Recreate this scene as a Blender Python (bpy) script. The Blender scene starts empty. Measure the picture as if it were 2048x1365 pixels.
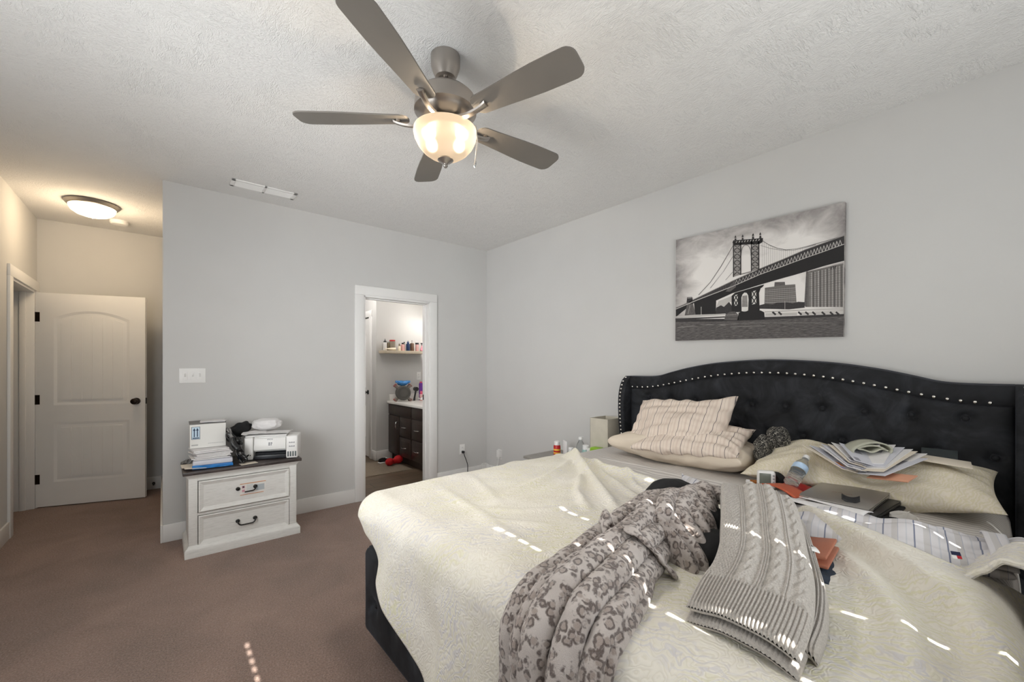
import bpy, bmesh, math, random
from mathutils import Vector, Matrix, noise
R = math.radians
PI = math.pi
SC = bpy.context.scene
COL = SC.collection
random.seed(7)

# ------------------------------------------------------------------ camera
cam_d = bpy.data.cameras.new('camera')
cam_d.sensor_width = 36.0
cam_d.lens = 36.0 * 830.0 / 2048.0
cam_d.shift_y = 48.5 / 2048.0
cam_d.clip_start = 0.05
cam = bpy.data.objects.new('camera', cam_d)
COL.objects.link(cam)
cam.location = (0, 0, 1.345)
cam.rotation_euler = (R(90), 0, -math.atan2(830.0, 986.0))
SC.camera = cam

# ------------------------------------------------------------------ world, sun, window and fill light, exposure
w = bpy.data.worlds.new('daylight'); SC.world = w
w.use_nodes = True
w.node_tree.nodes['Background'].inputs[0].default_value = (0.75, 0.87, 1.0, 1)
w.node_tree.nodes['Background'].inputs[1].default_value = 1.0

def lamp(name, kind, energy, color, loc, rot=(0, 0, 0), size=None, size_y=None, radius=None):
    d = bpy.data.lights.new(name, kind)
    d.energy = energy; d.color = color
    if kind == 'AREA':
        d.shape = 'RECTANGLE'; d.size = size; d.size_y = size_y or size
    if radius is not None:
        if kind == 'SUN': d.angle = radius
        else: d.shadow_soft_size = radius
    o = bpy.data.objects.new(name, d); COL.objects.link(o)
    o.location = loc; o.rotation_euler = rot
    return o

SUN_ELEV = 33.0
lamp('sun', 'SUN', 26.0, (1.0, 0.95, 0.86), (0, -6, 5), (R(90 - SUN_ELEV), 0, 0), radius=R(0.30))
# daylight that comes in through the blinds of the two near windows (tilted slats throw it upwards)
DAY = (0.955, 0.985, 1.0)
for x in (0.625, 1.60):
    lamp('daylight_fill', 'AREA', 24.2, DAY, (x, -0.735, 1.42), (R(140), 0, 0), 0.93, 1.36)
lamp('daylight_fill', 'AREA', 20.5, DAY, (-0.85, 1.9, 1.45), (R(90), 0, R(-75)), 1.5, 1.3)  # fill added along the left wall, where no window is known
lamp('daylight_fill', 'AREA', 18.0, DAY, (-0.85, 1.9, 1.45), (R(125), 0, R(-70)), 1.5, 1.3)  # upward share of the added left wall fill
o = lamp('daylight_fill', 'AREA', 17.5, DAY, (-0.85, 1.8, 1.45), (0, 0, 0), 1.5, 1.3)  # third added fill lamp, aimed to brighten the far room corner
o.rotation_euler = Vector((-3.7, -2.2, -0.5)).to_track_quat('Z', 'Y').to_euler(); o.data.spread = R(80)
SC.view_settings.view_transform = 'Standard'
SC.view_settings.look = 'None'
SC.view_settings.gamma = 1
SC.view_settings.use_curve_mapping = False
SC.view_settings.exposure = 0.0
SC.cycles.max_bounces = 10
SC.cycles.diffuse_bounces = 6
SC.cycles.caustics_reflective = False
SC.cycles.caustics_refractive = False
SC.cycles.sample_clamp_indirect = 6.0

# ------------------------------------------------------------------ mesh helpers
def lerp(a, b, t): return a + (b - a) * t
def clamp(v, a=0.0, b=1.0): return max(a, min(b, v))
def sstep(a, b, v):
    t = clamp((v - a) / (b - a)); return t * t * (3 - 2 * t)
def interp(tab, v):
    if v <= tab[0][0]: return tab[0][1]
    for (a, fa), (b, fb) in zip(tab, tab[1:]):
        if v <= b: return fa + (fb - fa) * (v - a) / (b - a)
    return tab[-1][1]
def spline(pts, n):
    """Catmull-Rom through pts (tuples of any length), n samples."""
    out = []
    m = len(pts) - 1
    for k in range(n):
        s = k / (n - 1) * m
        i = min(int(s), m - 1); t = s - i
        p0 = pts[max(i - 1, 0)]; p1 = pts[i]; p2 = pts[i + 1]; p3 = pts[min(i + 2, m)]
        out.append(tuple(0.5 * (2 * b + (c - a) * t + (2 * a - 5 * b + 4 * c - d) * t * t + (3 * b - a - 3 * c + d) * t ** 3)
                         for a, b, c, d in zip(p0, p1, p2, p3)))
    return out
def nz(x, y=0.0, z=0.0, s=1.0): return noise.noise(Vector((x * s, y * s, z * s)))

class B:
    """collects shapes into one mesh"""
    def __init__(self): self.bm = bmesh.new()
    def _add(self, verts, faces, mi=0, mat=None):
        vs = [self.bm.verts.new(mat @ Vector(v) if mat else v) for v in verts]
        for f in faces:
            try:
                fc = self.bm.faces.new([vs[i] for i in f]); fc.material_index = mi
            except ValueError: pass
        return vs
    def _merge(self, t, mi, mat=None):
        t.verts.index_update()
        self._add([v.co.copy() for v in t.verts], [[v.index for v in f.verts] for f in t.faces], mi, mat)
        t.free()
    def box(self, c, s, bev=0.0, mi=0, mat=None, seg=2):
        t = bmesh.new(); bmesh.ops.create_cube(t, size=1.0)
        for v in t.verts: v.co = Vector((v.co.x * s[0], v.co.y * s[1], v.co.z * s[2]))
        if bev > 0:
            bmesh.ops.bevel(t, geom=t.edges[:], offset=min(bev, min(s) * 0.49), segments=seg, affect='EDGES', profile=0.5)
        for v in t.verts: v.co += Vector(c)
        self._merge(t, mi, mat); return self
    def b2(self, p, q, bev=0.0, mi=0, mat=None, seg=2):
        return self.box([(a + b) / 2 for a, b in zip(p, q)], [abs(b - a) for a, b in zip(p, q)], bev, mi, mat, seg)
    def lathe(self, prof, c=(0, 0, 0), n=32, mi=0, mat=None, caps=True):
        vs = []; fs = []
        for r, z in prof:
            for k in range(n):
                a = 2 * PI * k / n; vs.append((c[0] + r * math.cos(a), c[1] + r * math.sin(a), c[2] + z))
        for i in range(len(prof) - 1):
            for k in range(n):
                a, b = i * n + k, i * n + (k + 1) % n
                fs.append((a, b, b + n, a + n))
        if caps:
            fs.append(tuple(reversed(range(n)))); fs.append(tuple(range((len(prof) - 1) * n, len(prof) * n)))
        self._add(vs, fs, mi, mat); return self
    def cyl(self, p, q, r, r2=None, n=20, mi=0, caps=True):
        p, q = Vector(p), Vector(q); r2 = r if r2 is None else r2
        d = q - p
        m = Matrix.Translation(p) @ d.to_track_quat('Z', 'Y').to_matrix().to_4x4()
        return self.lathe([(r, 0), (r2, d.length)], n=n, mi=mi, mat=m, caps=caps)
    def sphere(self, c, r, mi=0, nu=16, nv=10, mat=None):
        r = (r, r, r) if not hasattr(r, '__len__') else r
        t = bmesh.new(); bmesh.ops.create_uvsphere(t, u_segments=nu, v_segments=nv, radius=1.0)
        for v in t.verts: v.co = Vector((v.co.x * r[0] + c[0], v.co.y * r[1] + c[1], v.co.z * r[2] + c[2]))
        self._merge(t, mi, mat); return self
    def tube(self, pts, r, n=10, mi=0, flat=1.0, up=None, caps=True):
        """sweep a (flattened) circle along pts; r number or list"""
        pts = [Vector(p) for p in pts]; m = len(pts)
        rs = r if hasattr(r, '__len__') else [r] * m
        vs = []; fs = []
        upv = Vector(up) if up else None
        prev = None
        for i, p in enumerate(pts):
            d = (pts[min(i + 1, m - 1)] - pts[max(i - 1, 0)])
            if d.length < 1e-9: d = Vector((0, 0, 1))
            d.normalize()
            if upv: side = d.cross(upv)
            elif prev is None: side = d.cross(Vector((0, 0, 1)) if abs(d.z) < 0.9 else Vector((1, 0, 0)))
            else: side = prev - d * prev.dot(d)
            if side.length < 1e-6: side = d.orthogonal()
            side.normalize(); prev = side
            nn = side.cross(d)
            for k in range(n):
                a = 2 * PI * k / n
                vs.append(p + side * (math.cos(a) * rs[i]) + nn * (math.sin(a) * rs[i] * flat))
        for i in range(m - 1):
            for k in range(n):
                a, b = i * n + k, i * n + (k + 1) % n
                fs.append((a, b, b + n, a + n))
        if caps:
            fs.append(tuple(reversed(range(n)))); fs.append(tuple(range((m - 1) * n, m * n)))
        self._add(vs, fs, mi); return self
    def grid(self, fn, nu, nv, mi=0, cu=False, cv=False, flip=False):
        vs = [fn(i / (nu if cu else nu - 1), j / (nv if cv else nv - 1)) for i in range(nu) for j in range(nv)]
        fs = []
        for i in range(nu if cu else nu - 1):
            for j in range(nv if cv else nv - 1):
                a = i * nv + j; b = i * nv + (j + 1) % nv
                c = ((i + 1) % nu) * nv + (j + 1) % nv; d = ((i + 1) % nu) * nv + j
                fs.append((a, d, c, b) if not flip else (a, b, c, d))
        self._add(vs, fs, mi); return self
    def prism(self, poly, o, u, v, depth, mi=0):
        """poly of (a,b) in the plane o + a*u + b*v, extruded by the vector depth"""
        o, u, v, dp = Vector(o), Vector(u), Vector(v), Vector(depth)
        n = len(poly)
        vs = [o + u * a + v * b for a, b in poly] + [o + u * a + v * b + dp for a, b in poly]
        fs = [tuple(range(n)), tuple(reversed(range(n, 2 * n)))] + [(i, i + n, (i + 1) % n + n, (i + 1) % n) for i in range(n)]
        self._add(vs, fs, mi); return self
    def loft(self, rings, mi=0, caps=True):
        n = len(rings[0]); vs = [p for r in rings for p in r]; fs = []
        for i in range(len(rings) - 1):
            for k in range(n):
                a, b = i * n + k, i * n + (k + 1) % n
                fs.append((a, b, b + n, a + n))
        if caps:
            fs.append(tuple(reversed(range(n)))); fs.append(tuple(range((len(rings) - 1) * n, len(rings) * n)))
        self._add(vs, fs, mi); return self
    def build(self, name, mats, parent=None, label=None, sharp=38, normals=True):
        if normals: bmesh.ops.recalc_face_normals(self.bm, faces=self.bm.faces[:])
        me = bpy.data.meshes.new(name); self.bm.to_mesh(me); self.bm.free()
        for m in (mats if isinstance(mats, (list, tuple)) else [mats]): me.materials.append(m)
        me.polygons.foreach_set('use_smooth', [True] * len(me.polygons))
        if sharp: me.set_sharp_from_angle(angle=R(sharp))
        o = bpy.data.objects.new(name, me); COL.objects.link(o)
        if parent: o.parent = parent
        if label: o['label'] = label
        return o

def thing(name, label, cat, loc=(0, 0, 0), rz=0.0, group=None, rot=None):
    o = bpy.data.objects.new(name, None); COL.objects.link(o)
    o.empty_display_size = 0.05
    o.location = loc; o.rotation_euler = rot if rot else (0, 0, rz)
    o['label'] = label; o['category'] = cat
    if group: o['group'] = group
    return o
def tag(o, label, cat, group=None, loc=None, rz=None, rot=None):
    o['label'] = label; o['category'] = cat
    if group: o['group'] = group
    if loc is not None: o.location = loc
    if rz is not None: o.rotation_euler = (0, 0, rz)
    if rot is not None: o.rotation_euler = rot
    return o
def struct(b, name, mats, parent=None, sharp=38):
    o = b.build(name, mats, parent, sharp=sharp)
    if not parent: o['kind'] = 'structure'
    return o
def sroot(name, loc=(0, 0, 0), rz=0.0):
    o = bpy.data.objects.new(name, None); COL.objects.link(o)
    o.location = loc; o.rotation_euler = (0, 0, rz); o['kind'] = 'structure'
    return o
def dup(root, loc, label=None, rz=None, rot=None, scale=None):
    r = root.copy(); COL.objects.link(r); r.location = loc
    if rz is not None: r.rotation_euler = (0, 0, rz)
    if rot is not None: r.rotation_euler = rot
    if scale is not None: r.scale = scale
    if label: r['label'] = label
    for ch in list(root.children):
        c = ch.copy(); COL.objects.link(c); c.parent = r
        for g in ch.children:
            d = g.copy(); COL.objects.link(d); d.parent = c
    return r
def bake(o):
    """apply the modifiers of o"""
    dg = bpy.context.evaluated_depsgraph_get()
    me = bpy.data.meshes.new_from_object(o.evaluated_get(dg))
    old = o.data; o.modifiers.clear(); o.data = me; bpy.data.meshes.remove(old)
    me.polygons.foreach_set('use_smooth', [True] * len(me.polygons))
    return o
def text_mesh(b, s, size, o, u, v, mi=0, align='CENTER', bold=0.0):
    """flat lettering added to b in the plane o, u, v"""
    c = bpy.data.curves.new('lettering', 'FONT'); c.body = s; c.size = size; c.align_x = align; c.align_y = 'CENTER'
    c.offset = bold
    t = bpy.data.objects.new('lettering', c); COL.objects.link(t)
    dg = bpy.context.evaluated_depsgraph_get()
    me = bpy.data.meshes.new_from_object(t.evaluated_get(dg))
    o, u, v = Vector(o), Vector(u), Vector(v)
    b._add([o + u * p.co.x + v * p.co.y for p in me.vertices], [tuple(f.vertices) for f in me.polygons], mi)
    bpy.data.objects.remove(t); bpy.data.curves.remove(c); bpy.data.meshes.remove(me)
# ------------------------------------------------------------------ materials
def lin(c):
    return tuple((v / 255 / 12.92 if v / 255 <= 0.04045 else ((v / 255 + 0.055) / 1.055) ** 2.4) for v in c) + (1.0,)
class NT:
    def __init__(self, name):
        self.m = bpy.data.materials.new(name); self.m.use_nodes = True
        self.t = self.m.node_tree; self.b = self.t.nodes['Principled BSDF']; self._oc = None
    def n(self, typ, props=None, **ins):
        nd = self.t.nodes.new('ShaderNode' + typ)
        for k, v in (props or {}).items(): setattr(nd, k, v)
        for k, v in ins.items():
            key = int(k[1:]) if k[0] == 'i' and k[1:].isdigit() else k.replace('_', ' ')
            self.set(nd.inputs[key], v)
        return nd
    def set(self, sock, v):
        if isinstance(v, bpy.types.NodeSocket): self.t.links.new(v, sock)
        elif isinstance(v, bpy.types.Node): self.t.links.new(v.outputs[0], sock)
        else: sock.default_value = v
    def oc(self, scale=(1, 1, 1), rot=(0, 0, 0), obj=True):
        tc = self.n('TexCoord')
        return self.n('Mapping', Vector=tc.outputs['Object' if obj else 'Generated'], Scale=scale, Rotation=rot).outputs[0]
    def noise(self, vec, scale, detail=3.0, rough=0.5, dist=0.0):
        return self.n('TexNoise', Vector=vec, Scale=scale, Detail=detail, Roughness=rough, Distortion=dist).outputs[0]
    def ramp(self, fac, stops, mode='LINEAR'):
        r = self.n('ValToRGB', Fac=fac); r.color_ramp.interpolation = mode
        e = r.color_ramp.elements
        while len(e) > 1: e.remove(e[-1])
        e[0].position = stops[0][0]; e[0].color = stops[0][1]
        for p, c in stops[1:]:
            x = e.new(p); x.color = c
        return r.outputs[0]
    def mix(self, f, a, b, blend='MIX'):
        nd = self.n('Mix', {'data_type': 'RGBA', 'blend_type': blend})
        self.set(nd.inputs[0], f); self.set(nd.inputs[6], a); self.set(nd.inputs[7], b)
        return nd.outputs[2]
    def math(self, op, a, b=0.0, c=None):
        nd = self.n('Math', {'operation': op}); self.set(nd.inputs[0], a); self.set(nd.inputs[1], b)
        if c is not None: self.set(nd.inputs[2], c)
        return nd.outputs[0]
    def bump(self, h, strength=0.3, dist=0.01, normal=None):
        nd = self.n('Bump', Strength=strength, Distance=dist, Height=h)
        if normal is not None: self.set(nd.inputs['Normal'], normal)
        return nd.outputs[0]
    def out(self, color=None, rough=None, normal=None, **kw):
        if color is not None: self.set(self.b.inputs['Base Color'], color)
        if rough is not None: self.set(self.b.inputs['Roughness'], rough)
        if normal is not None: self.set(self.b.inputs['Normal'], normal)
        for k, v in kw.items(): self.set(self.b.inputs[k.replace('_', ' ')], v)
        return self.m
BLK = (0, 0, 0, 1); WHT = (1, 1, 1, 1)
def plain(name, c, rough=0.5, metal=0.0, var=0.06, scale=12.0, bump=0.0, bscale=80.0, **kw):
    """one colour with a faint mottling and an optional fine bump"""
    t = NT(name); v = t.oc(); c = lin(c)
    dk = tuple(x * (1 - var) for x in c[:3]) + (1,); lt = tuple(min(1, x * (1 + var)) for x in c[:3]) + (1,)
    col = t.ramp(t.noise(v, scale, 3), [(0.3, dk), (0.7, lt)])
    nm = t.bump(t.noise(v, bscale, 3), bump, 0.004) if bump else None
    return t.out(col, rough, nm, Metallic=metal, **kw)
def glow(name, c, strength):
    t = NT(name)
    e = t.n('Emission', Color=lin(c), Strength=strength)
    t.t.links.new(e.outputs[0], t.t.nodes['Material Output'].inputs[0]); return t.m

m_wall = plain('wall_paint_grey', (203, 202, 200), 0.75, var=0.012, scale=3, bump=0.06, bscale=220)
m_bathwall = plain('wall_paint_bath', (206, 205, 203), 0.7, var=0.01, scale=3)
m_white = plain('white_trim_paint', (232, 231, 229), 0.4, var=0.012, scale=4)
m_doorw = plain('white_door_paint', (240, 239, 237), 0.42, var=0.012, scale=5)
m_plas = plain('white_plastic', (233, 232, 230), 0.35, var=0.01)
m_black = plain('black_metal', (26, 24, 23), 0.4, 0.3)
m_blackp = plain('black_plastic', (24, 24, 26), 0.4)
m_bronze = plain('dark_bronze', (48, 38, 32), 0.35, 0.7)
m_chrome = plain('polished_chrome', (225, 225, 225), 0.12, 1.0, var=0.02)

def mk_ceiling():
    t = NT('ceiling_brushed_texture'); v = t.oc()
    a = t.noise(t.oc(scale=(1, 2.6, 1), rot=(0, 0, 0.5)), 26, 3, 0.55, 2.6)
    c = t.noise(t.oc(scale=(2.6, 1, 1), rot=(0, 0, -0.3)), 26, 3, 0.55, 2.6)
    k = t.ramp(t.noise(v, 5.0, 2), [(0.45, BLK), (0.55, WHT)])
    h = t.n('Mix', {'data_type': 'FLOAT'}); t.set(h.inputs[0], k); t.set(h.inputs[2], a); t.set(h.inputs[3], c)
    return t.out(lin((230, 229, 227)), 0.85, t.bump(h.outputs[0], 0.85, 0.008))
m_ceil = mk_ceiling()

def mk_carpet():
    t = NT('brown_carpet'); v = t.oc()
    big = t.noise(v, 2.2, 3, 0.6, 0.6); fib = t.noise(v, 130, 4, 0.75); mid = t.noise(v, 40, 3, 0.6)
    c = t.ramp(big, [(0.3, lin((126, 98, 85))), (0.5, lin((152, 119, 105))), (0.7, lin((176, 142, 126)))])
    c = t.mix(0.55, c, t.ramp(fib, [(0.34, lin((66, 52, 44))), (0.52, lin((146, 120, 106))), (0.70, lin((204, 180, 164)))]))
    h = t.math('ADD', fib, t.math('MULTIPLY', mid, 0.6))
    return t.out(c, 0.95, t.bump(h, 0.9, 0.012), Sheen_Weight=0.25)
m_carpet = mk_carpet()

def mk_planks():
    t = NT('wood_plank_floor'); v = t.oc(rot=(0, 0, 0))
    br = t.n('TexBrick', {'offset': 0.37}, Vector=v, Color1=lin((121, 106, 90)), Color2=lin((92, 78, 64)), Mortar=lin((62, 52, 43)),
             Scale=1.0, Mortar_Size=0.004, Brick_Width=1.1, Row_Height=0.16).outputs[0]
    gr = t.noise(t.oc(scale=(2.5, 40, 1)), 2.0, 5, 0.65, 0.6)
    c = t.mix(t.ramp(gr, [(0.35, BLK), (0.7, WHT)]), br, lin((140, 124, 106)), 'SOFT_LIGHT')
    return t.out(c, 0.42)
m_planks = mk_planks()

m_nickel = plain('brushed_nickel', (172, 166, 160), 0.33, 1.0, var=0.04, scale=5)
m_blade = plain('fan_blade_grey', (121, 116, 110), 0.5, 0.25, var=0.04, scale=6)

def mk_bowl():
    t = NT('frosted_bowl_glass')
    tr = t.n('BsdfTranslucent', Color=(0.05, 0.043, 0.036, 1))
    em = t.n('Emission', Color=lin((255, 226, 190)), Strength=0.62)
    gl = t.n('BsdfGlossy', Roughness=0.3)
    rf = t.n('BsdfRefraction', Color=(1, 0.97, 0.92, 1), Roughness=0.62, IOR=1.12)
    a0 = t.n('AddShader', i0=tr.outputs[0], i1=em.outputs[0])
    a = t.n('MixShader', i0=0.30, i1=a0.outputs[0], i2=rf.outputs[0])
    m2 = t.n('MixShader', i0=0.04, i1=a.outputs[0], i2=gl.outputs[0])
    t.t.links.new(m2.outputs[0], t.t.nodes['Material Output'].inputs[0]); return t.m
m_bowl = mk_bowl()
m_bulb = glow('lit_bulb', (255, 232, 200), 9.0)
m_hallglow = glow('lit_hall_diffuser', (255, 226, 178), 6.0)
m_bathglow = glow('lit_vanity_globe', (255, 246, 230), 8.0)

def mk_velvet():
    t = NT('black_velvet'); v = t.oc()
    n1 = t.noise(v, 5.0, 4, 0.65, 1.2); n2 = t.noise(t.oc(scale=(1, 1, 3)), 34, 3)
    c = t.ramp(n1, [(0.3, lin((26, 26, 28))), (0.5, lin((38, 39, 42))), (0.7, lin((54, 56, 61)))])
    return t.out(c, 0.75, t.bump(n2, 0.1, 0.003), Sheen_Weight=0.4, Sheen_Roughness=0.3, Sheen_Tint=lin((150, 155, 170)), Specular_IOR_Level=0.2)
m_velvet = mk_velvet()

def mk_quilt():
    t = NT('cream_quilt'); v = t.oc()
    dv = t.n('VectorMath', {'operation': 'ADD'}, i0=v, i1=t.n('VectorMath', {'operation': 'SCALE'}, i0=t.n('TexNoise', Vector=v, Scale=9.0, Detail=2.0).outputs[1], Scale=0.09).outputs[0]).outputs[0]
    sw = t.n('TexWave', {'wave_type': 'RINGS', 'rings_direction': 'SPHERICAL'}, Vector=dv, Scale=16.0, Distortion=10.0, Detail=2.0, Detail_Scale=1.5).outputs[0]
    reg = t.noise(v, 3.2, 2); reg2 = t.noise(t.oc(scale=(1, 1, 1), rot=(0.4, 0.3, 1)), 4.4, 2)
    base = t.ramp(t.noise(v, 6, 3), [(0.3, lin((219, 214, 203))), (0.7, lin((232, 228, 219)))])
    sp = t.ramp(sw, [(0.62, BLK), (0.86, WHT)])
    g = t.math('MULTIPLY', sp, t.ramp(reg, [(0.42, BLK), (0.6, WHT)]))
    l = t.math('MULTIPLY', t.ramp(sw, [(0.1, WHT), (0.32, BLK)]), t.ramp(reg2, [(0.45, BLK), (0.62, WHT)]))
    c = t.mix(t.math('MULTIPLY', g, 0.45), base, lin((208, 206, 158)))
    c = t.mix(t.math('MULTIPLY', l, 0.7), c, lin((202, 200, 206)))
    vm = t.n('TexWave', {'wave_type': 'BANDS'}, Vector=dv, Scale=13.0, Distortion=22.0, Detail=1.0, Detail_Scale=2.2).outputs[0]
    c = t.mix(t.ramp(vm, [(0.0, (0.3, 0.3, 0.3, 1)), (0.22, BLK)]), c, lin((196, 188, 168)))
    h = t.math('ADD', vm, t.math('MULTIPLY', t.noise(v, 90, 2), 0.5))
    return t.out(c, 0.95, t.bump(h, 0.28, 0.005), Sheen_Weight=0.15, Specular_IOR_Level=0.1)
m_quilt = mk_quilt()

def stripes(name, base, alt, lines, axis=0, period=0.075, fine=None, rough=0.85, rot=0.0):
    """woven cloth with repeating lines along one axis: lines = [(pos0,pos1,colour)] within one period (0..1)"""
    t = NT(name); v = t.oc(rot=(0, 0, rot))
    sx = t.n('SeparateXYZ', Vector=v).outputs[axis]
    ph = t.math('FRACT', t.math('ADD', t.math('DIVIDE', sx, period), 20.0))
    c = t.ramp(t.noise(v, 8, 3), [(0.3, lin(base)), (0.7, lin(alt))])
    for a, b, col in lines:
        k = t.math('MULTIPLY', t.math('GREATER_THAN', ph, a), t.math('LESS_THAN', ph, b))
        c = t.mix(k, c, lin(col))
    nm = t.bump(t.noise(v, 300, 2), 0.12, 0.002)
    return t.out(c, rough, nm)
m_stripe_warm = stripes('striped_cotton_warm', (216, 201, 188), (224, 210, 197), [(0.0, 0.05, (112, 104, 104)), (0.30, 0.325, (190, 172, 160)), (0.55, 0.72, (212, 195, 182))], 0, 0.062)
m_stripe_blue = stripes('striped_cotton_blue', (206, 204, 208), (214, 212, 215), [(0.0, 0.05, (122, 128, 148)), (0.30, 0.5, (196, 193, 193)), (0.5, 0.52, (172, 175, 188)), (0.75, 0.80, (198, 199, 205))], 0, 0.075)
m_sheet = stripes('grey_striped_sheet', (206, 201, 197), (214, 210, 206), [(0.0, 0.2, (168, 163, 161)), (0.5, 0.6, (220, 217, 214))], 0, 0.030)
m_beige = plain('beige_cotton', (214, 201, 184), 0.9, var=0.03, scale=9, bump=0.12, bscale=160)
def mk_pillowpat():
    t = NT('cream_print_cotton'); v = t.oc()
    sw = t.n('TexWave', {'wave_type': 'RINGS', 'rings_direction': 'SPHERICAL'}, Vector=v, Scale=26.0, Distortion=16.0, Detail=3.0).outputs[0]
    c = t.ramp(t.noise(v, 6, 3), [(0.3, lin((212, 202, 182))), (0.7, lin((222, 213, 196)))])
    c = t.mix(t.math('MULTIPLY', t.ramp(sw, [(0.6, BLK), (0.8, WHT)]), 0.35), c, lin((208, 202, 156)))
    c = t.mix(t.math('MULTIPLY', t.ramp(sw, [(0.12, WHT), (0.3, BLK)]), 0.4), c, lin((230, 223, 210)))
    return t.out(c, 0.9, t.bump(sw, 0.15, 0.004))
m_pillowpat = mk_pillowpat()

def mk_leopard():
    t = NT('leopard_fleece'); v = t.oc()
    dv = t.n('VectorMath', {'operation': 'ADD'}, i0=v, i1=t.n('VectorMath', {'operation': 'SCALE'}, i0=t.n('TexNoise', Vector=v, Scale=34.0, Detail=3.0).outputs[1], Scale=0.022).outputs[0]).outputs[0]
    vo = t.n('TexVoronoi', {'feature': 'F1'}, Vector=dv, Scale=44.0, Randomness=0.75).outputs[0]
    ring = t.ramp(vo, [(0.27, BLK), (0.35, WHT), (0.50, WHT), (0.62, BLK)])
    brk = t.ramp(t.noise(v, 55, 2), [(0.40, BLK), (0.50, WHT)])
    core = t.ramp(vo, [(0.26, WHT), (0.38, BLK)])
    base = t.ramp(t.noise(v, 14, 4), [(0.3, lin((192, 181, 175))), (0.7, lin((218, 209, 204)))])
    c = t.mix(t.math('MULTIPLY', core, 0.75), base, lin((160, 142, 132)))
    c = t.mix(t.math('MULTIPLY', t.math('MULTIPLY', ring, brk), 0.9), c, lin((78, 60, 54)))
    fz = t.noise(v, 420, 3, 0.7)
    c = t.mix(t.ramp(fz, [(0.3, (0.16, 0.16, 0.16, 1)), (0.62, BLK)]), c, lin((238, 232, 228)))
    return t.out(c, 0.95, t.bump(fz, 0.7, 0.008), Sheen_Weight=0.35, Sheen_Roughness=0.5, Specular_IOR_Level=0.05)
m_leopard = mk_leopard()
def mk_knit():
    t = NT('grey_wool_knit'); v = t.oc()
    f = t.noise(v, 240, 3, 0.6)
    vv = t.n('TexVoronoi', {'feature': 'F1'}, Vector=v, Scale=170.0).outputs[0]
    c = t.ramp(f, [(0.3, lin((160, 154, 148))), (0.7, lin((196, 191, 185)))])
    return t.out(c, 1.0, t.bump(t.math('ADD', f, vv), 0.4, 0.003), Sheen_Weight=0.3, Specular_IOR_Level=0.05)
m_knit = mk_knit()
m_hemknit = plain('grey_wool_knit_inside', (168, 163, 158), 0.95, var=0.12, scale=200, bump=0.4, bscale=240)
m_blackcloth = plain('black_fleece', (20, 20, 22), 0.9, var=0.15, scale=40, bump=0.2, bscale=200)
m_paper = plain('white_paper', (226, 224, 224), 0.7, var=0.03, scale=20)
m_paper2 = plain('bluish_paper', (206, 207, 216), 0.7, var=0.03, scale=20)
m_paper3 = plain('cream_paper', (222, 212, 196), 0.75, var=0.03, scale=20)
m_orange = plain('orange_leather', (182, 84, 52), 0.45, var=0.06, bump=0.15, bscale=120)
m_tan = plain('tan_leather', (176, 110, 86), 0.5, var=0.06, bump=0.15, bscale=120)
m_denim = plain('dark_denim', (46, 56, 70), 0.9, var=0.3, scale=60, bump=0.3, bscale=200)
m_silver = plain('silver_aluminium', (168, 163, 157), 0.38, 0.75, var=0.02)
m_red = plain('red_paint', (186, 28, 30), 0.4)
m_glassy = NT('clear_plastic').out((0.9, 0.95, 0.97, 1), 0.08, Transmission_Weight=0.92, IOR=1.25, Alpha=0.75)
# ------------------------------------------------------------------ room shell
H = 2.75
b = B(); b.b2((-2.4, -0.92, -0.12), (3.17, 4.17, 0)); b.b2((-2.4, 4.17, -0.12), (0.98, 6.08, 0)); struct(b, 'floor', m_carpet)
b = B(); b.b2((0.98, 4.17, -0.12), (3.17, 7.32, -0.004)); struct(b, 'floor_bathroom', m_planks)
b = B(); b.b2((-2.4, -0.92, H), (3.17, 7.32, H + 0.1)); struct(b, 'ceiling', m_ceil)
b = B(); b.b2((3.05, -0.92, 0), (3.17, 4.23, H)); struct(b, 'wall_right', m_wall)
b = B(); b.b2((3.05, 4.23, 0), (3.17, 7.32, H)); struct(b, 'wall_bathroom_right', m_bathwall)
b = B(); b.b2((0, 4.11, 0), (1.53, 4.23, H)); b.b2((2.262, 4.11, 0), (3.05, 4.23, H)); b.b2((1.53, 4.11, 2.045), (2.262, 4.23, H)); struct(b, 'wall_back', m_wall)
b = B(); b.b2((0.0, 4.23, 0), (0.12, 5.96, H)); struct(b, 'wall_hall_right', m_wall)
b = B(); b.b2((-1.04, 5.96, 0), (0.12, 6.08, H)); struct(b, 'wall_hall_back', m_wall)
LW = -0.92
b = B()
for y0, y1, z0, z1 in ((-0.92, 1.15, 0, H), (1.15, 2.65, 0, 0.8), (1.15, 2.65, 2.1, H), (2.65, 5.05, 0, H), (5.05, 5.86, 2.045, H), (5.86, 6.08, 0, H)):  # includes the opening for the made-up left window
    b.b2((LW - 0.12, y0, z0), (LW, y1, z1))
struct(b, 'wall_left', m_wall)
b = B()
WZ0, WZ1 = 0.72, 2.14
for x0, x1, z0, z1 in ((-1.04, 0.15, 0, H), (0.15, 1.1, 0, WZ0), (0.15, 1.1, WZ1, H), (1.1, 1.125, 0, H), (1.125, 2.075, 0, WZ0), (1.125, 2.075, WZ1, H), (2.075, 3.05, 0, H)):
    b.b2((x0, -0.92, z0), (x1, -0.8, z1))
struct(b, 'wall_near', m_wall)
# the room past the hall door, only its darkness shows
b = B(); b.b2((-2.4, 3.0, 0), (-2.3, 7.0, H)); b.b2((-2.3, 3.9, 0), (LW - 0.12, 4.0, H)); b.b2((-2.3, 6.08, 0), (LW - 0.12, 6.18, H)); struct(b, 'wall_beyond_door', m_wall)
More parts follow.
